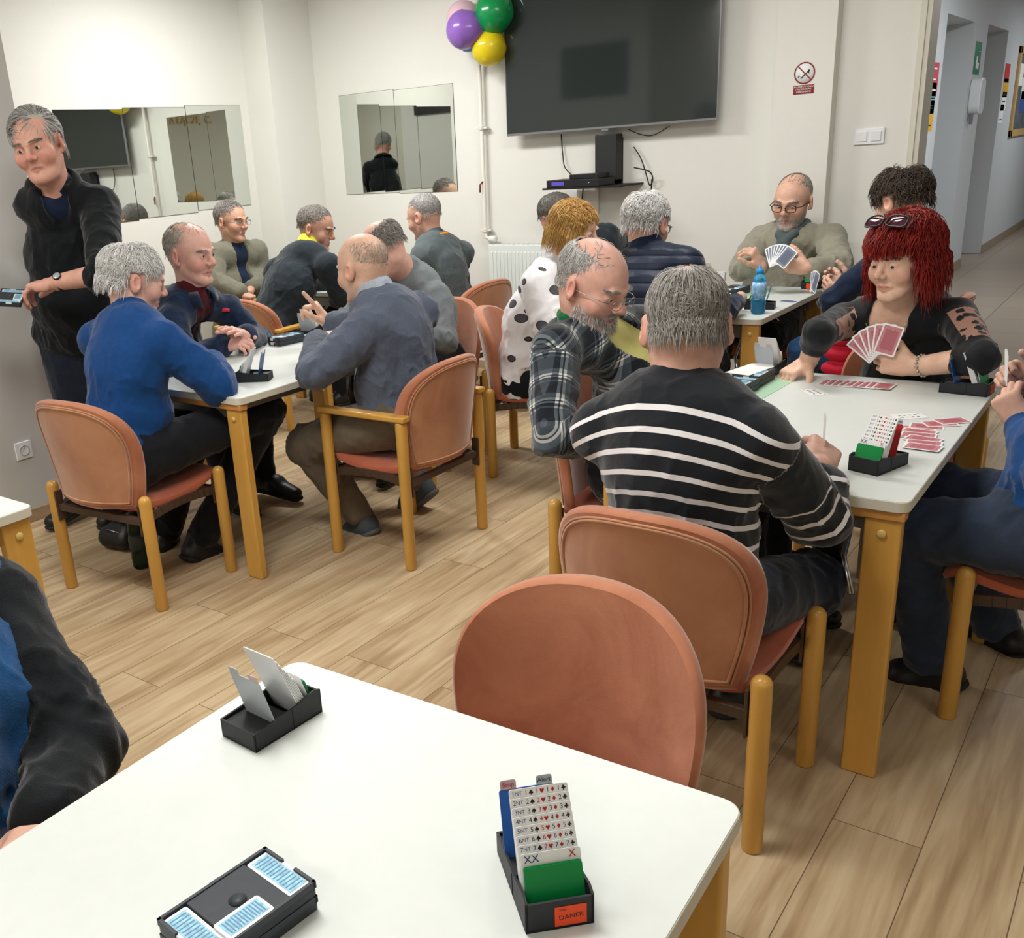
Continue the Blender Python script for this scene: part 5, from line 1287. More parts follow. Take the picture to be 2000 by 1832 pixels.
J1=person('standing grey-haired man in a black quarter-zip sweater holding a card tray at the left edge',J,
  dict(yaw=PI+.62,pitch=-.14,roll=.16,s=1.12,skin=(218,164,144),fat=1.12,nose=1.15,brows=HG,look=(.1,0,-.2),blush=.6,neck=.06,
   hair=[dict(mat=HLG,n=4200,len=.075,lift=.012,seed=71,mess=.10,w=.0013,seg=6,crown=(-.62,.55,.62),grav=.25,front=.80,side=1.6,back=2.1)]),
  [('polo_shirt',dict(mat=cloth('polo_navy',(28,38,62)),g=-.006,fold=.002,collar='crew',sleeve=.02)),('sweater',dict(mat=C_black,g=.022,sg=.012,collar='open',vz=-.12,sleeve={'L':.06,'R':.9},hem=.13,fold=.009))],dict(mat=C_navytrs,g=.016,shoe=M_leather,sole=M_sole),
  hands=dict(L=dict(dir=(-.85,-.50,-.08),palm=(.1,.1,-1),curl=(.35,.5,.4),thumb=.5,s=1.12),R=dict(curl=(.5,.5,.4))),seed=31,belly=.03)
# ---- blue sweater, white hair
J=pose(CH2[0],CH2[1],-.05,.24,s=1.05,ov=dict(head=('p',262,548),neck=('p',258,622),shL=('p',195,665),shR=('p',318,668),elR=('z',428,752,.775),wrR=('w',.02,.42,.80),elL=('w',-.25,.34,.79),wrL=('p',334,785),knR=('p',520,800),knL=('w',-.1,.38,.53),anR=('p',388,1062),toeR=('p',432,1108),anL=('p',322,1050),toeL=('p',350,1090)))
J2=person('white-haired man in a blue sweater leaning on the left table, seen from behind',J,
  dict(yaw=-.42,pitch=-.28,roll=0,s=1.10,skin=(220,174,156),neck=.056,hair=[dict(mat=HW,n=5600,len=.060,lift=.012,seed=81,mess=.22,w=.0013,seg=6,crown=(0,-.30,.95),grav=.45,wave=.5,wamp=.003,back=2.25,thin=.3,bald=(.05,.35,-.25),side=1.6,drop=.98)]),
  [('sweater',dict(mat=C_blue,g=.022,sg=.016,collar='crew',sleeve=.95,hem=.14,fold=.007))],dict(mat=C_blacktrs,g=.016,shoe=M_leather,sole=M_sole),
  hands=dict(L=dict(dir=(.1,.3,-1),palm=(-.3,.9,0),curl=(.15,.2,.2),thumb=.4),R=dict(dir=(-.9,.2,0),curl=(.5,.5,.4))),seed=32,belly=.02)
# ---- navy plaid shirt
J=pose(CH3[0],CH3[1],-PI/2,.14,s=1.04,ov=dict(head=('p',372,496),neck=('p',378,580),shR=('p',338,630),shL=('p',445,606),elR=('p',362,712),wrR=('z',438,672,.795),elL=('p',505,665),wrL=('z',480,655,.82)))
J3=person('balding man in a navy plaid shirt and maroon turtleneck with hands folded on the table',J,
  dict(yaw=-PI/2+.22,pitch=-.10,s=1.13,skin=(226,176,160),blush=.6,nose=1.1,brows=HLG,neck=.052,hair=[dict(mat=HSB,n=2000,len=.04,lift=.004,seed=91,mess=.25,w=.0011,seg=4,bald=(.65,1.15,.25),thin=.10,side=1.55,back=2.15,crown=(0,.2,.97))]),
  [('turtleneck',dict(mat=cloth('turtleneck_maroon',(84,26,34)),g=.006,collar='high',ch=.05,sleeve=.1)),('plaid_shirt',dict(mat=C_plaidn,g=.022,sg=.010,collar='open',sleeve=.93,cuff=1,hem=.14,fold=.008,vz=.1))],PLEAT,
  hands=dict(R=dict(dir=(.85,.25,.10),palm=(0,.5,-.8),curl=(.5,.6,.4),thumb=.5),L=dict(dir=(.3,-.8,.35),palm=(-.3,-.3,-.9),curl=(.1,.12,.1),thumb=.5)),seed=33)
# ---- bald man in the grey-blue sweater, pointing
J=pose(CHA[0],CHA[1],PI/2,.18,s=1.05,ov=dict(head=('p',708,524),neck=('p',742,590),shL=('p',722,640),shR=('p',818,610),elL=('z',618,728,.79),wrL=('z',622,668,.82),elR=('w',.30,.34,.84),wrR=('p',642,632,.22),pel=('p',790,800),knL=('p',600,868),anL=('p',708,1015),toeL=('p',688,1058),knR=('p',680,850),anR=('p',820,945),toeR=('p',790,1010)))
J4=person('bald man in a grey-blue sweater pointing a finger upward, seen from behind in an armchair',J,
  dict(yaw=PI/2-.06,pitch=-.18,s=1.10,skin=(224,182,156),neck=.058,fat=1.02,hair=[dict(mat=HSB,n=900,len=.014,lift=.001,seed=95,mess=.3,w=.0007,seg=3,bald=(.85,1.35,-.0),side=1.5,back=2.1,cap=False)]),
  [('shirt',dict(mat=cloth('shirt_check',(170,178,190),var=.2,nscale=200),g=.008,collar='high',ch=.045,sleeve=.1)),('sweater',dict(mat=C_greyblue,g=.024,sg=.016,collar='crew',sleeve={'L':.92,'R':.86},hem=.15,fold=.009,res=.006))],dict(mat=C_brown,g=.020,shoe=M_shoeg,sole=M_soleg,fold=.009,len=.88),
  hands=dict(R=dict(dir=(-.25,-.45,.85),palm=(-.6,-.6,-.1),curl=(.7,.7,.5),fing={0:(.02,.04,.03)},thumb=.4,s=1.1),L=dict(dir=(-.25,.85,.15),palm=(.2,-.1,-.9),curl=(.5,.5,.4),thumb=.4)),seed=34,belly=.03)
# ---- bald man behind (grey cardigan)
J=pose(CH7[0],CH7[1],PI,.20,s=1.03,ov=dict(head=('p',748,488),neck=('p',800,530),chest=('p',835,610),shL=('p',852,585),shR=('p',770,560),elL=('p',865,660)))
J7=person('bald man with a dark grey fringe of hair in a grey cardigan, head bowed',J,
  dict(yaw=PI/2+.45,pitch=-.62,s=1.10,skin=(220,172,154),hair=[dict(mat=HG,capv=.2,n=2000,len=.04,lift=.008,seed=97,mess=.3,w=.0012,seg=4,bald=(.95,1.2,.25),side=1.5,back=2.15)]),
  [('cardigan',dict(mat=C_cardi,g=.022,sg=.014,collar='high',ch=.02,sleeve=.93,hem=.12,fold=.009))],PLEAT,seed=35)
# ---- man in the blazer
J=pose(-4.95,4.95,-PI/2,.05,s=1.04,ov=dict(head=('p',452,432),neck=('p',456,482),pel=('p',468,640),chest=('p',462,560),shR=('p',415,500),shL=('p',500,492),wrR=('p',470,572),elR=('p',420,552),elL=('p',508,535),wrL=('p',492,562)))
J5=person('man with glasses in a grey blazer sitting by the left wall, turned right',J,
  dict(yaw=-PI/2+.15,pitch=-.10,s=1.12,skin=(206,160,134),brows=HDG,nose=1.1,hair=[dict(mat=HG,capv=.15,n=3600,len=.030,lift=.006,seed=99,mess=.25,w=.0011,seg=4,front=.75)],glasses=dict(m=M_riml,rim=.0013,w=.022,h=.015,y=.114,round_=.5)),
  [('shirt',dict(mat=C_navy,g=.008,collar='high',ch=.02,sleeve=.2)),('blazer',dict(mat=C_blazer,wide=1.18,g=.030,sg=.014,collar='open',sleeve=.93,cuff=1,hem=.2,vz=.12))],PLEAT,hands=dict(R=dict(curl=(.5,.5,.4))),seed=36)
# ---- man in the black sweater with the yellow collar
J=pose(CH6[0],CH6[1],-.25,.30,s=1.06,ov=dict(head=('p',618,446),neck=('p',600,486),chest=('p',565,560),shL=('p',540,530),shR=('p',640,520),pel=('p',530,640),elR=('p',668,575),wrR=('p',660,585,.25)))
J6=person('short-haired man in a charcoal sweater with a yellow collar leaning over the back left table',J,
  dict(yaw=-PI/2+.35,pitch=-.30,s=1.10,skin=(212,164,140),brows=HDG,hair=[dict(mat=HG,capv=.05,n=3800,len=.028,lift=.006,seed=101,mess=.25,w=.0011,seg=4,front=.75)]),
  [('undershirt',dict(mat=cloth('tee_yellow_bright',(214,206,60)),g=.008,collar='high',ch=.035,sleeve=.2)),('sweater',dict(mat=C_dark,g=.024,sg=.016,collar='crew',sleeve=.95,hem=.14))],PLEAT,seed=37)
# ---- man in the grey vest with the orange lanyard
J=pose(CH8[0],CH8[1],PI/2,.16,s=1.04,ov=dict(head=('p',828,424),neck=('p',850,470),chest=('p',866,530),shL=('p',828,502),shR=('p',902,494),pel=('p',880,590)))
J8=person('man in a grey knitted vest over a navy shirt with an orange lanyard',J,
  dict(yaw=PI/2+.05,pitch=-.30,s=1.10,skin=(210,164,142),hair=[dict(mat=HLG,capv=.2,n=3600,len=.022,lift=.004,seed=103,mess=.25,w=.0010,seg=3,bald=(.2,.55,-.1),thin=.3)]),
  [('shirt',dict(mat=C_navy,g=.012,sg=.010,collar='high',ch=.015,sleeve=.95)),('vest',dict(mat=C_vest,g=.024,collar='crew',sleeve=None,hem=.12))],PLEAT,seed=38)
# ---- person in the black jacket, bottom left
J=pose(-1.72,.45,-PI/2,.05,s=1.06,ov=dict(shL=near(-20,1180,(-1.62,.78,1.0)),elL=near(150,1460,(-1.33,.74,.72)),wrL=near(90,1590,(-1.27,.52,.62)),neck=near(-230,1090,(-1.72,.5,1.06)),head=near(-330,930,(-1.7,.5,1.25)),shR=near(-360,1290,(-1.7,.3,1.0)),chest=near(-110,1400,(-1.6,.55,.85)),pel=near(-40,1620,(-1.55,.52,.58))))
J18=person('person in a black fleece and blue denim at the bottom left edge',J,
  dict(yaw=-PI/2,pitch=-.2,s=1.06,hair=[short(HG,600)]),
  [('denim_shirt',dict(mat=cloth('denim_blue',(28,74,120),var=.25,nscale=16),g=.02,collar='high',ch=.02,sleeve=None,hem=.14,fold=.010)),('fleece',dict(mat=C_black,g=.026,sg=.012,torso=0,collar=None,sleeve=.98,fold=.010))],dict(mat=C_jeans,shoe=M_leather,sole=M_sole),hands=dict(L=dict(curl=(.3,.3,.2)),R=dict(curl=(.3,.3,.2))),seed=39)
# ================================================================= THINGS ON THE TABLES
_gl={}
def glyph(body,size,align='CENTER'):
    k=(body,align)
    if k not in _gl:
        cu=bpy.data.curves.new('g','FONT'); cu.body=body; cu.size=1; cu.align_x=align; cu.align_y='CENTER'; o=bpy.data.objects.new('g',cu); COL.objects.link(o)
        dg=bpy.context.evaluated_depsgraph_get(); me=bpy.data.meshes.new_from_object(o.evaluated_get(dg)); bpy.data.objects.remove(o); bpy.data.curves.remove(cu)
        _gl[k]=([tuple(v.co) for v in me.vertices],[tuple(p.vertices) for p in me.polygons]); bpy.data.meshes.remove(me)
    v,f=_gl[k]; return [(a[0]*size,a[1]*size) for a in v],f
def suit(kind,s):
    if kind=='d': v=[(0,-.5),(.36,0),(0,.5),(-.36,0)]
    elif kind=='h': v=[(0,-.5),(.28,-.16),(.45,.14),(.4,.36),(.2,.45),(0,.25),(-.2,.45),(-.4,.36),(-.45,.14),(-.28,-.16)]
    elif kind=='s': v=[(0,.5),(-.28,.18),(-.45,-.1),(-.36,-.32),(-.1,-.24),(-.16,-.5),(.16,-.5),(.1,-.24),(.36,-.32),(.45,-.1),(.28,.18)]
    else: v=[(0,.5),(-.2,.4),(-.16,.12),(-.42,.1),(-.42,-.22),(-.12,-.2),(-.16,-.5),(.16,-.5),(.12,-.2),(.42,-.22),(.42,.1),(.16,.12),(.2,.4)]
    v=[(a*s,b*s) for a,b in v]; n=len(v); return [(0,0)]+v,[(0,1+i,1+(i+1)%n) for i in range(n)]
def stamp(q,vf,org,ax,ay,mi=0,off=(0,0)):
    v,f=vf; O=Vector(org); q.add([O+Vector(ax)*(a[0]+off[0])+Vector(ay)*(a[1]+off[1]) for a in v],f,mi)
M_case=mat('bidding_case_black',(30,33,36),.55,bump=(90,.05)); M_cardw=mat('card_white',(242,242,240),.4); M_grn=mat('card_green',(0,138,66),.4); M_blu=mat('card_blue',(36,92,172),.4); M_rdc=mat('card_red',(176,34,30),.4)
M_lab=mat('label_orange',(240,78,30),.6); M_inkb=mat('ink_blue',(40,54,110),.6); M_inkr=mat('ink_red',(184,34,44),.6); M_greyc=mat('card_grey',(176,182,186),.45); M_pink=mat('card_back_pink',(196,128,132),.45,noise=(220,.25))
INKS=[M_cardw,M_ink,M_inkb,M_inkr,M_greyc]
def plate(w,h,t,r=.003): return rrect(-w/2,0,w/2,h,r,3)
def put(q,R,O):
    q.v=[tuple(Vector(O)+R@Vector(a)) for a in q.v]; return q
def upright(w,h,t,O,lean,mis=0,r=.003,yaw=0):
    """thin rounded card standing on its lower edge at O, leaning back by lean"""
    q=MB().slab(plate(w,h,t,r),-t/2,t/2,mis); R=Matrix.Rotation(yaw,3,'Z')@Matrix.Rotation(PI/2-lean,3,'X'); return put(q,R,O)
def bidding_box(label,x,y,rz,kind='front',z=.7402,detail=True,rear='blue',tag_lbl=True,txt=True):
    o=empty('bidding_box',label,'bidding box',(x,y,z),rz,'bidding boxes on the card tables')
    w,l=.077,.135
    q=MB()
    # wedge-shaped side walls, floor and compartments
    for sx in(-1,1):
        a=[(0,0),(0,.040),(.012,.044),(.05,.036),(l,.030),(l,0)]
        vs=[(sx*(w/2),yy,zz) for yy,zz in a]+[(sx*(w/2-.003),yy,zz) for yy,zz in a]; n=len(a)
        fs=[tuple(range(n)) if sx<0 else tuple(range(n-1,-1,-1)), tuple(range(2*n-1,n-1,-1)) if sx<0 else tuple(range(n,2*n))]+[((i,n+i,n+(i+1)%n,(i+1)%n) if sx<0 else (i,(i+1)%n,n+(i+1)%n,n+i)) for i in range(n)]
        q.add(vs,fs)
    q.span((-w/2,0,0),(w/2,.003,.038)).span((-w/2,l-.003,0),(w/2,l,.030)).span((-w/2,0,0),(w/2,l,.003)).span((-w/2+.002,.062,.0),(w/2-.002,l-.002,.026)).span((-w/2+.002,.018,.0),(w/2-.002,.024,.022))
    c=q.build('case',M_case,o)
    MB().span((w/2,.058,.002),(w/2+.0006,.0595,.033)).span((-w/2-.0006,.058,.002),(-w/2,.0595,.033)).lathe([(0,.0262),(.006,.0262),(.006,.0255),(0,.0255)],12,(0,.085,0)).build('seam_and_hole',mat('case_seam',(8,8,9),.6),c)
    # green pass cards in front
    g=MB()
    for k in range(3): g.v+=[]; 
    pk=MB()
    for k in range(3):
        u=upright(.066,.062,.0008,(0,.0065+k*.0014,.006),.30,0); pk.add(u.v,u.f)
    pc=pk.build('pass_cards',M_grn,o)
    # X and XX tabs just behind
    u=upright(.068,.074,.0008,(0,.0125,.006),.30); tb=u.build('double_cards',M_cardw,o)
    def face_frame(O,lean,h):
        R=Matrix.Rotation(PI/2-lean,3,'X'); ax=R@Vector((1,0,0)); ay=R@Vector((0,1,0)); nn=R@Vector((0,0,1)); return Vector(O)+nn*.0011,ax,ay
    O,ax,ay=face_frame((0,.0125,.006),.30,.074)
    if txt:
        q=MB(); stamp(q,glyph('XX',.012),O,ax,ay,2,(-.022,.0675)); stamp(q,glyph('X',.012),O,ax,ay,3,(.024,.0675)); q.build('printed_x',INKS,tb)
    # the bidding cards: seven stepped rows
    bc=MB(); pr=MB()
    for k in range(7):
        h=.078+.0088*k; O=(0,.019+.0024*k,.006); ln=.36
        u=upright(.068,h,.0014,O,ln); bc.add(u.v,u.f)
        if txt and kind=='front':
            F,ax,ay=face_frame(O,ln,h); F=F-(ax.cross(ay))*.0002
            n=str(7-k); yy=h-.0052; s=.0076
            for j,(xx,ink,st) in enumerate(((-.027,2,'NT'),(-.012,1,'s'),(.0005,3,'h'),(.013,1,'d'),(.0255,1,'c'))):
                stamp(pr,glyph(n,s),F,ax,ay,ink,(xx-.0025,yy))
                if st=='NT': stamp(pr,glyph('NT',s*.8),F,ax,ay,ink,(xx+.0035,yy))
                else: stamp(pr,suit(st,s*.75),F,ax,ay,3 if st in'hd' else 1,(xx+.0032,yy))
    b=bc.build('bid_cards',M_cardw,o)
    if pr.v: pr.build('printed_bids',INKS,b)
    # stop and alert cards at the rear
    rm=M_rdc if rear=='red' else M_blu if rear=='blue' else M_greyc
    u=upright(.066,.098,.0012,(-.005,.088,.010),.26); s1=u.build('stop_cards',rm,o)
    for sx,wd in((-1,'Stop'),(1,'Alert')):
        u=upright(.019,.012,.0012,(0,0,0),0); R=Matrix.Rotation(PI/2-.26,3,'X'); e=R@Vector((sx*.0215-.005,.097,0)); put(u,Matrix.Rotation(-.26,3,'X'),Vector((0,.088,.010))+e); tabm=M_greyc if sx>0 else mat('card_tab_rose',(196,168,166),.45)
        t=u.build('tab',tabm,s1)
        if txt:
            O,ax,ay=face_frame((-.005,.088,.010),.26,.1); q=MB(); stamp(q,glyph(wd,.0078),O,ax,ay,3 if sx<0 else 1,(sx*.0215,.1035)); q.build('tab_print',INKS,t)
    if tag_lbl:
        q=MB().span((-.006,-.0008,.004),(.030,0,.030)); lb=q.build('paper_label',M_lab,o,.0004)
        if txt:
            q=MB(); stamp(q,glyph('linia',.005),(0,-.0011,0),(1,0,0),(0,0,1),1,(.003,.026)); stamp(q,glyph('DANEK',.0085),(0,-.0011,0),(1,.0,.06),(-.1,0,1),1,(.014,.015)); q.build('handwriting',INKS,lb)
    return o
bidding_box('black bidding box with full cards and orange label on the foreground table',-.426,.7275,.81)
bidding_box('black bidding box seen from behind at the far end of the foreground table',-.99,.915,PI-.05,'back',rear='grey',tag_lbl=False,txt=False)
bidding_box('black bidding box with green and red cards at the near corner of the right table',-.545,2.422,-.30,rear='red',tag_lbl=False)
bidding_box('black bidding box with an orange label at the far right corner of the right table',-.408,3.337,PI/2-.12)
bidding_box('black bidding box with grey card backs beside the board trays on the right table',-1.095,3.45,PI-.15,'back',rear='grey',tag_lbl=False,txt=False)
bidding_box('black bidding box with green cards on the left table beside the blue sleeve',-2.926,2.548,-1.03,tag_lbl=False)
bidding_box('black bidding box with grey cards at the far end of the left table',-3.39,3.50,PI+.2,'back',rear='grey',tag_lbl=False,txt=False)
bidding_box('black bidding box half hidden by the blue bottle on the back right table',-1.655,4.70,-PI/2+.2,tag_lbl=False,txt=False)
bidding_box('black bidding box with green cards and orange label by the hands of the dark-haired player',-1.565,5.36,-.45,rear='red',txt=False)
bidding_box('black bidding box with grey cards at the far left corner of the back right table',-2.17,5.46,PI+.4,'back',rear='grey',tag_lbl=False,txt=False)
# ---- duplicate boards (card trays)
M_board=mat('board_plastic',(40,46,52),.5,bump=(60,.05)); M_cprint=mat('card_print_cyan',(150,200,220),.5,noise=(160,.3)); M_boardl=mat('board_rim',(52,58,64),.5)
def board(label,x,y,rz,z=.7402,cards=True,scale=1.0,sticker=False):
    o=empty('board_tray',label,'card tray',(x,y,z),rz,'duplicate board trays')
    W,L,h=.092*scale,.150*scale,.0195
    MB().slab(rrect(-W/2,-L/2,W/2,L/2,.004,3),0,.012).build('base_plate',M_board,o,.0015)
    q=MB()
    q.span((-W/2,-L/2,.010),(-W/2+.004,L/2,h)).span((W/2-.004,-L/2,.010),(W/2,L/2,h))
    for sy in(-1,1):
        a=sy*L/2; b=a-sy*.004; q.span((-W/2,min(a,b),.010),(-W*.12,max(a,b),h)).span((W*.12,min(a,b),.010),(W/2,max(a,b),h))
    q.tube([(-W/2-.001,-.006,.012),(-W/2-.005,-.002,.012),(-W/2-.005,.010,.012),(-W/2-.001,.014,.012)],.0025,6)
    q.build('rim',M_boardl,o)
    MB().span((-W/2+.004,-L*.27,.012),(W/2-.004,L*.27,.0185)).build('cover_panel',M_board,o,.0012)
    MB().lathe([(0,.0186),(.010,.0186),(.0105,.0192),(0,.0192)],20).build('round_boss',M_boardl,o)
    if cards:
        for i,(cx,cy,w,l) in enumerate(((0,L*.385,W-.012,.032),(0,-L*.385,W-.012,.032),(W*.30,-.012,.032,.060))):
            zz=.0165 if i<2 else .0200
            c=MB().slab(rrect(cx-w/2,cy-l/2,cx+w/2,cy+l/2,.003,3),.012,zz); cc=c.build('cards',M_cardw,o)
            p=MB().span((cx-w/2+.004,cy-l/2+.004,zz),(cx+w/2-.004,cy+l/2-.004,zz+.0003)); p.build('back_print',M_cprint,cc)
            q=MB()
            for k in range(12):
                t=(k+.5)/12
                if i<2: q.span((cx-w/2+.006+t*(w-.012)-.0008,cy-l/2+.006,zz+.0003),(cx-w/2+.006+t*(w-.012)+.0008,cy+l/2-.006,zz+.0006))
                else: q.span((cx-w/2+.006,cy-l/2+.006+t*(l-.012)-.0008,zz+.0003),(cx+w/2-.006,cy-l/2+.006+t*(l-.012)+.0008,zz+.0006))
            q.build('line_print',mat('print_blue',(96,140,180),.5),cc)
    if sticker:
        MB().span((-W*.28,-L/2-.0006,.003),(-W*.05,-L/2,.016)).build('number_sticker',M_cardw,o)
        MB().span((W*.0,-L/2-.0006,.004),(W*.32,-L/2,.008)).span((W*.0,-L/2-.0006,.011),(W*.32,-L/2,.015)).build('slot_marks',mat('slot_brown',(96,84,74),.6),o)
        MB().slab(rrect(-.01,-.05,.034,-.022,.001,2),.0186,.0192).build('paper_sticker',M_cardw,o)
    return o
BA=math.atan2(.603-.600,.09)
def stack(n,x,y,rz,lab,cards=True,**k):
    pos=('lowest','upper') if n==2 else ('lowest',)
    for i in range(n):
        board(lab%( 'upper' if i==n-1 else 'lower'),x,y,rz,.7402+i*.0202,cards and True,**k)
stack(2,-.722,.532,-.10,'%s of two stacked black card trays on the foreground table')
stack(2,-1.10,3.078,-.05,'%s of two black card trays nearest the plaid shirt on the right table',sticker=True)
stack(2,-1.10,3.238,-.02,'%s of two black card trays touching the grey-carded box, right table')
stack(2,-3.33,3.23,-.12,'%s of two black card trays nearer the folded hands, left table',sticker=True)
stack(1,-3.345,3.39,.1,'%s black card tray at the far end of the left table near the pointing man')
stack(2,-1.86,5.12,-.1,'%s of two black card trays on the back right table left of the bottle')
for i,(x,y,a,w,l,lb) in enumerate(((-1.07,3.12,-.05,.15,.42,'pale green mat under the card trays on the right table'),(-1.80,5.06,-.1,.22,.36,'pale green mat under the card trays on the back right table'))):
    m_=MB().slab(rrect(-w/2,-l/2,w/2,l/2,.004),0,.0012).build('table_mat',mat('mat_green',(176,214,180),.6)); m_.location=(x,y,.7402); m_.rotation_euler=(0,0,a); tag(m_,lb,'mat')
sc=MB().slab([(-.045,0),(.045,0),(.045,.16),(.02,.19),(-.02,.19),(-.045,.16)],0,.001).build('score_slip',M_cardw); sc.location=(-1.165+.03,3.17,.7402+.0405); sc.rotation_euler=(0,0,-.2); tag(sc,'white score slip sticking out of the trays on the right table','paper slip')
# the tray held by the standing man
def hold(label,P,rz,tilt):
    o=board(label,P[0],P[1],rz,P[2]); o.rotation_euler=(tilt[0],tilt[1],rz); return o
# ---- playing cards
def card(label,P,R,face=None,grp='playing cards on the right table',back=M_pink,s=1.0):
    w,l,t=.058*s,.088*s,.0004
    q=MB().slab(rrect(-w/2,-l/2,w/2,l/2,.004,3),-t/2,t/2,0)
    q.slab(rrect(-w/2+.005,-l/2+.005,w/2-.005,l/2-.005,.002,2),-t/2-.0001,-t/2,1) if face else q.slab(rrect(-w/2+.005,-l/2+.005,w/2-.005,l/2-.005,.002,2),t/2,t/2+.0001,1)
    if not face: q.slab(rrect(-w/2+.013,-l/2+.017,w/2-.013,l/2-.017,.002,2),t/2+.0001,t/2+.0002,2)
    mats=[M_cardw,back,mat('card_back_lines',(178,98,108),.5) if back is M_pink else mat('card_back_lines_grey',(98,104,124),.5),M_ink,M_inkr]
    if face:
        st,n=face; mi=4 if st in 'hd' else 3
        for a,b in((-.02,.036),(.02,-.036)): stamp(q,glyph(n,.012),(0,0,t/2+.0002),(1,0,0),(0,1,0),mi,(a*s,b*s))
        for a in(-.01,.01):
            for b in(-.022,-.007,.008,.023): stamp(q,suit(st,.009),(0,0,t/2+.0002),(1,0,0),(0,1,0),mi,(a*s,b*s))
    o=q.build('playing_card',mats); o.matrix_world=Matrix.Translation(P)@R.to_4x4(); tag(o,label,'playing card',grp); return o
rc=random.Random(12)
for i in range(9):
    card('face-down red-backed playing card in the row between the red-haired woman and the table centre',(-.875+.021*i,3.325+.003*math.sin(i*2),.7406+.0005*i),rotz(-.06+rc.uniform(-.08,.08)),grp='red-backed trick cards in front of the red-haired woman')
pos=[(-.505,2.875,.5),(-.488,2.905,.2),(-.462,2.945,.9),(-.440,2.985,1.2),(-.495,2.835,-.2),(-.488,2.80,.1),(-.47,2.765,-.3),(-.46,2.725,.15),(-.455,2.69,-.1)]
for i,(x,y,a) in enumerate(pos):
    card('face-down red-backed playing card in the loose pile on the right edge of the right table',(x-.01,y,.7406+.0005*i),rotz(PI/2+a*.6),grp='red-backed trick cards at the right table edge')
tc_=at(1775,812,.742); card('face-up black playing card lying alone in the middle of the right table',(tc_[0],tc_[1],.7408),rotz(-.9),('c','8'),grp=None or 'face-up cards on the right table')
tc_=at(1590,765,.742); card('face-up black playing card under the fingers of the red-haired woman',(tc_[0],tc_[1],.7408),rotz(.7),('s','6'),grp='face-up cards on the right table')
tc_=at(1540,588,.742); card('face-down blue-backed playing card near the edge of the back right table',(tc_[0],tc_[1],.7408),rotz(1.2),grp='blue-backed cards',back=M_blu)
def fan(n,P,nrm,up,span,label,grp,s=1.0,back=M_pink,pivot=.06):
    """cards fanned around a pivot below P; nrm = direction their backs face"""
    nn=Vector(nrm).normalized(); u=Vector(up); u=(u-nn*u.dot(nn)).normalized(); x=u.cross(nn)
    for i in range(n):
        a=(i/(n-1)-.5)*span if n>1 else 0; uu=u*math.cos(a)+x*math.sin(a); xx=uu.cross(nn)
        R=Matrix((xx,uu,nn)).transposed(); c=Vector(P)-u*pivot*s+uu*(pivot+.0)*s+nn*(.0009*i)
        card(label,c,R,grp=grp,s=s,back=back)
# ---- bottles
def bottle(label,x,y,z,col,capc,h=.215,r=.031,lab=None,water=True):
    o=empty('water_bottle',label,'bottle',(x,y,z)); 
    pr=[(0,0),(r*.82,0),(r,.012),(r*.97,.03),(r,.05),(r*.9,.075),(r,.095),(r,.13),(r*.86,.15),(r*.95,.163),(r*.55,h-.028),(r*.42,h-.02),(r*.42,h-.008)]
    M_pet=mat('pet_'+label[:5],col,.08,trans=.75,ior=1.25,alpha=1)
    MB().lathe(pr,28).build('body',M_pet,o)
    MB().lathe([(r*.5,h-.018),(r*.52,h-.016),(r*.52,h-.002),(r*.4,h),(r*.2,h+.004),(r*.2,h+.016),(0,h+.018)],20).build('cap',mat('cap_'+label[:5],capc,.35),o)
    MB().lathe([(r*.9+.0006,.076),(r+.0008,.095),(r+.0008,.128),(r*.88+.0008,.148)],28).build('printed_label',lab,o)
    return o
lab_b=mat('label_blue_white',(150,196,232),.4,noise=(70,.45)); bt=at(1480,612,.742)
bottle('light blue plastic water bottle with a sports cap on the back right table',bt[0],bt[1],.7402,(96,190,236),(30,140,214),.205,.033,lab_b)
bf=at(266,1112,0); bottle('dark green plastic bottle with a blue cap on the floor under the left table chair',bf[0],bf[1]+.03,.001,(52,74,66),(36,66,170),.27,.036,mat('label_dark',(48,60,56),.5))
bg=empty('pouch','small black pouch lying on the floor beside the green bottle','bag',at(232,1072,0)); B=Body(); c0=V3(0,0,.06); B.cap((-.05,.0,.05),(.05,.01,.05),.05,.045,.02); B.cap((-.03,.03,.09),(.04,.03,.085),.03,.03,.03); Vt,F=B.mesh(.006); np_mesh('pouch_body',fold(Vt,F,5,.006,40),F,mat('nylon_black',(18,18,20),.4)).parent=bg
MB().tube([(-.06,-.02,.085),(0,-.03,.10),(.06,-.01,.085)],.002,6).build('zip',M_chrome,bg)
st=MB().span((-.035,-.012,0),(.035,.012,.05)).build('paper_stand',M_cardw,None,.002); st.location=at(1405,548,.745); tag(st,'small white card stand near the grey-carded bidding box on the back right table','card stand')
# ---- cards in hands
fan(6,J14['wrL']+V3(-.115,-.03,.085),(.10,-1,.25),(-.35,0,1),1.15,'red-backed playing card in the fan held by the red-haired woman','cards held by the red-haired woman',1.12)
fan(8,near(1524,498,(J12['wrL']+J12['wrR'])/2+V3(.0,-.08,.05)),(.25,-.7,.75) and (.0,-1,.3),(.1,0,1),1.0,'blue-grey backed playing card in the fan held by the bearded man','cards held by the bearded man with the scarf',1.15,mat('card_back_grey',(120,128,146),.5))
fan(3,J13['wrL']+V3(-.14,-.03,.07),(-.8,-.6,.1),(.1,.1,1),.5,'grey-backed playing card held by the dark-haired player','cards held by the dark-haired player',1.1,mat('card_back_grey',(120,128,146),.5))
fan(2,J16['wrR']+V3(-.02,.10,.06),(1,.35,0),(.15,.3,1),.3,'playing card held by the man in the striped sweater','cards held by the striped sweater man',1.0)
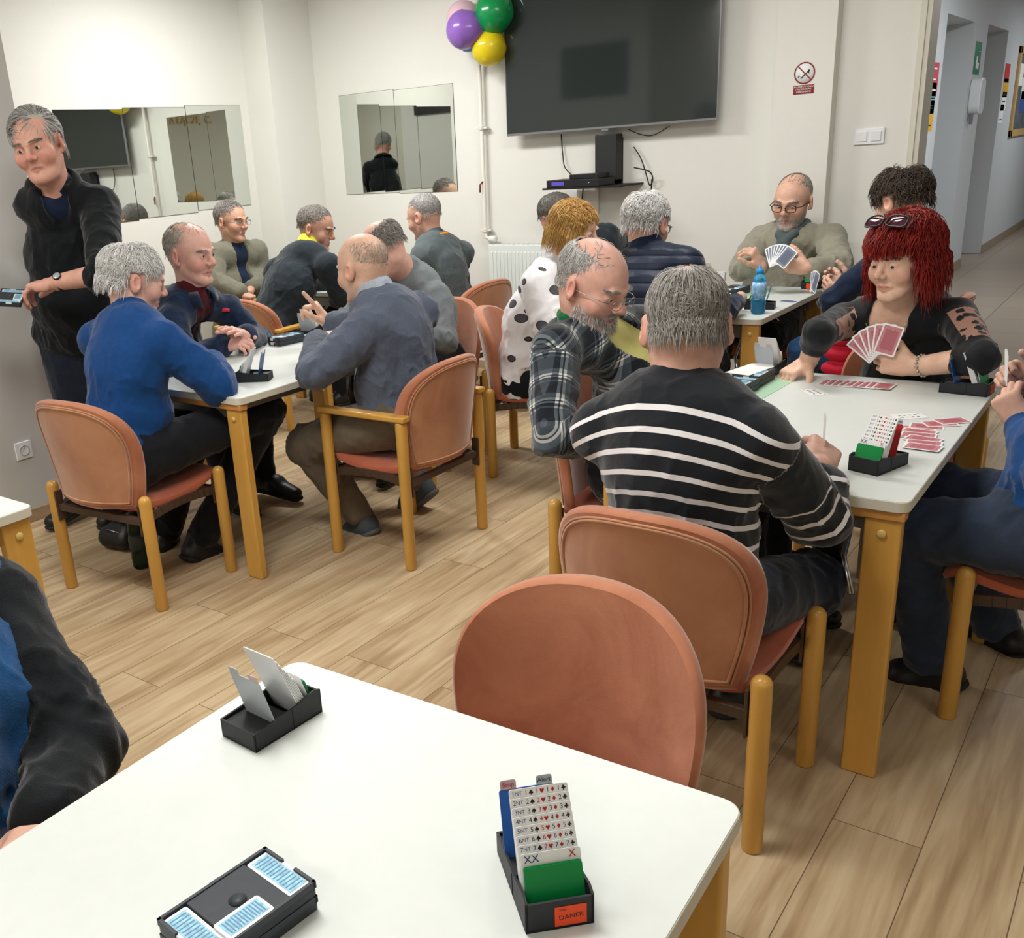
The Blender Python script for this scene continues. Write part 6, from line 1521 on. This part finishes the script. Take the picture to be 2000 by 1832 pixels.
fan(3,(J17['wrL']+J17['wrR'])/2+V3(-.07,.0,.11),(1,.25,.1),(0,0,1),.4,'playing card held at the right edge','cards held at the right edge',1.0)
# ---- tray held by the standing man
hp=J1['wrL']; tp=near(22,586,hp); hold('black card tray held at hip height by the standing man',tp,.9,(.25,.15))
# ---- worn things
def band(J,a,b,t,r,w,m,name):
    p=a+(b-a)*t; d=Vector(unit(b-a)); q=MB().lathe([(r,-w/2),(r+.0025,-w/2),(r+.0025,w/2),(r,w/2),(r,-w/2)],24,p,d.to_track_quat('Z','Y').to_matrix()); return part(J,q,name,m)
def watch(J,k,t,out,r=.031):
    a,b=J['el'+k],J['wr'+k]; w_=band(J,a,b,t,r,.018,M_blk,'wristwatch'); p=a+(b-a)*t; d=unit(b-a); n=V3(*out); n=unit(n-d*float(n@d)); R=Vector(n).to_track_quat('Z','Y').to_matrix()
    q=MB().lathe([(0,-.004),(.017,-.004),(.0175,.004),(.015,.005)],24,p+n*(r+.004),R); part(J,q,'watch_case',M_blk)
    q=MB().lathe([(0,.0052),(.0145,.0052),(.015,.0048)],24,p+n*(r+.004),R); part(J,q,'watch_dial',mat('dial_silver',(176,184,184),.3,.3))
watch(J1,'L',.93,(.35,-.6,.75)); watch(J4,'R',.92,(-.2,-.9,.1),.034); band(J3,J3['elL'],J3['wrL'],.95,.032,.02,M_blk,'wristwatch')
q=MB(); 
for k in range(16):
    a=J14['elL'];b=J14['wrL'];p=a+(b-a)*.86;d=unit(b-a);u=unit(np.cross(d,V3(0,0,1)));v=np.cross(d,u);r_=.034;c=p+u*math.cos(k*PI/8)*r_+v*math.sin(k*PI/8)*r_; q.lathe([(0,-.005),(.005,-.003),(.0062,0),(.005,.003),(0,.005)],8,c)
part(J14,q,'bracelet',mat('bracelet_silver',(190,186,180),.25,.9))
# sunglasses pushed up into the red hair
M14=J14['M']; glasses_o=J14['head']+M14@(V3(0,-.006,.040)*1.12)
Mg=ypr(PI-.42,.74,.04)
g=glasses(glasses_o,Mg,1.2,J14['body'],M_rimd,rim=.0024,w=.027,h=.018,z=0,y=.108,round_=.25,temple=False,lens=False,name='sunglasses')
L_=MB()
for sx in(-1,1):
    c=glasses_o+Mg@(V3(sx*.033,.104,0)*1.2); pts=[c+Mg@(V3(.0255*math.copysign(abs(math.cos(a))**.65,math.cos(a)),-.003,.0165*math.copysign(abs(math.sin(a))**.65,math.sin(a)))*1.2) for a in [2*PI*k/20 for k in range(20)]]
    MB().add([c]+pts,[(0,1+k,1+(k+1)%20) for k in range(20)]).build('lens',mat('lens_plum',(70,30,44),.08,0,.6),g)
# necklace
nk=J14['neck']; f=J14['tM'][:,1]; lt_=J14['tM'][:,0]; U=J14['up']; pts=[]
for k in range(21):
    t=(k/20-.5)*2; pts.append(nk+lt_*(.062*t)*(1)+f*(.075+.050*(1-t*t))-U*(.012+.105*(1-abs(t)**1.3))+U*.03)
ne=part(J14,MB().tube(pts,.0009,6),'necklace',mat('gold_chain',(200,160,90),.3,.9))
part(J14,MB().tube([pts[10],pts[10]-V3(0,0,.022)],.0014,6).box(pts[10]-V3(0,0,.010),(.010,.002,.002)),'pendant',MATS['gold_chain'])
# scarves and neckwear
def wrap(J,name,m,r0,r1,z0,z1,tilt=0,turns=1,res=.006,fl=.006,seed=4,drop=.03):
    B=Body(); nb=J['neck']; nt=J['nt']; nd=unit(nt-nb); f=J['tM'][:,1]; f=unit(f-nd*float(f@nd)); l=np.cross(f,nd); n=18
    for k in range(n):
        a0,a1=2*PI*k/n,2*PI*(k+1)/n; P=lambda a: nb+nd*(z0+(z1-z0)*.5-drop*max(0,math.cos(a)))+(f*math.cos(a)+l*math.sin(a))*r0
        B.cap(P(a0),P(a1),r1,r1,.015)
        if z1-z0>.05: B.cap(P(a0)+nd*.03,P(a1)+nd*.03,r1*.85,r1*.85,.015)
    Vt,F=B.mesh(res); Vt=fold(Vt,F,seed,fl,34); o=np_mesh(name,Vt,F,m); return J['par'](o)
wrap(J15,'neck_scarf',C_green,.062,.016,.0,.07,drop=.035)
wrap(J12,'scarf',C_teal,.072,.026,-.01,.06,drop=.045)
B=Body(); nk=J12['neck']; f=J12['tM'][:,1]; lt_=J12['tM'][:,0]
B.cap(nk+f*.085+lt_*.03+V3(0,0,-.0),nk+f*.12-lt_*.03+V3(0,0,-.10),.030,.022,.02); B.cap(nk+f*.085-lt_*.04,nk+f*.11+lt_*.05+V3(0,0,-.085),.028,.02,.02); Vt,F=B.mesh(.006); J12['par'](np_mesh('scarf_end',fold(Vt,F,3,.006,36),F,C_teal))
for k in 'LR': band(J12,J12['el'+k],J12['wr'+k],.80,.035,.07,C_teal,'cuff')
wrap(J8,'lanyard',cloth('lanyard_orange',(236,152,40),sheen=.1),.086,.009,-.01,.03,fl=.001,drop=.02)
wrap(J10,'neck_scarf',cloth('scarf_light_green',(60,176,116)),.062,.013,-.01,.03,drop=.02)
shirt_collar(J3,C_plaidn); shirt_collar(J15,C_plaid,open_=.75); shirt_collar(J5,C_blazer,open_=.8,h=.03); shirt_collar(J1,C_black,open_=.55,h=.06)
# zip puller and polo of the standing man, red phone in the breast pocket
c=J1['chest']; f=J1['tM'][:,1]
zp=near(66,460,c+f*.14); part(J1,MB().box(zp,(.006,.006,.028),None),'zip_puller',M_chrome)
pk=near(438,606,J3['chest']+J3['tM'][:,1]*.15); rp=MB().box((0,0,0),(.05,.012,.016)).build('phone_edge_in_pocket',mat('phone_red',(214,34,52),.4),None,.003); rp.location=pk; rp.rotation_euler=(0,.15,.9); tag(rp,'bright red phone poking out of the navy shirt pocket','phone')

# red quilted jacket tucked between the red-haired woman and the chair behind her
B=Body(); c0=near(1641,690,(-1.02,4.25,.5)); 
for k in range(5): B.ell(c0+V3(0,0,.13-.065*k),V3(.055+.006*k,.05,.036),None,.008)
Vt,F=B.mesh(.006); rj=np_mesh('quilted_jacket',fold(Vt,F,6,.004,40),F,cloth('jacket_red',(206,34,62),.5,.1)); tag(rj,'bright red quilted jacket hanging beside the red-haired woman','jacket')
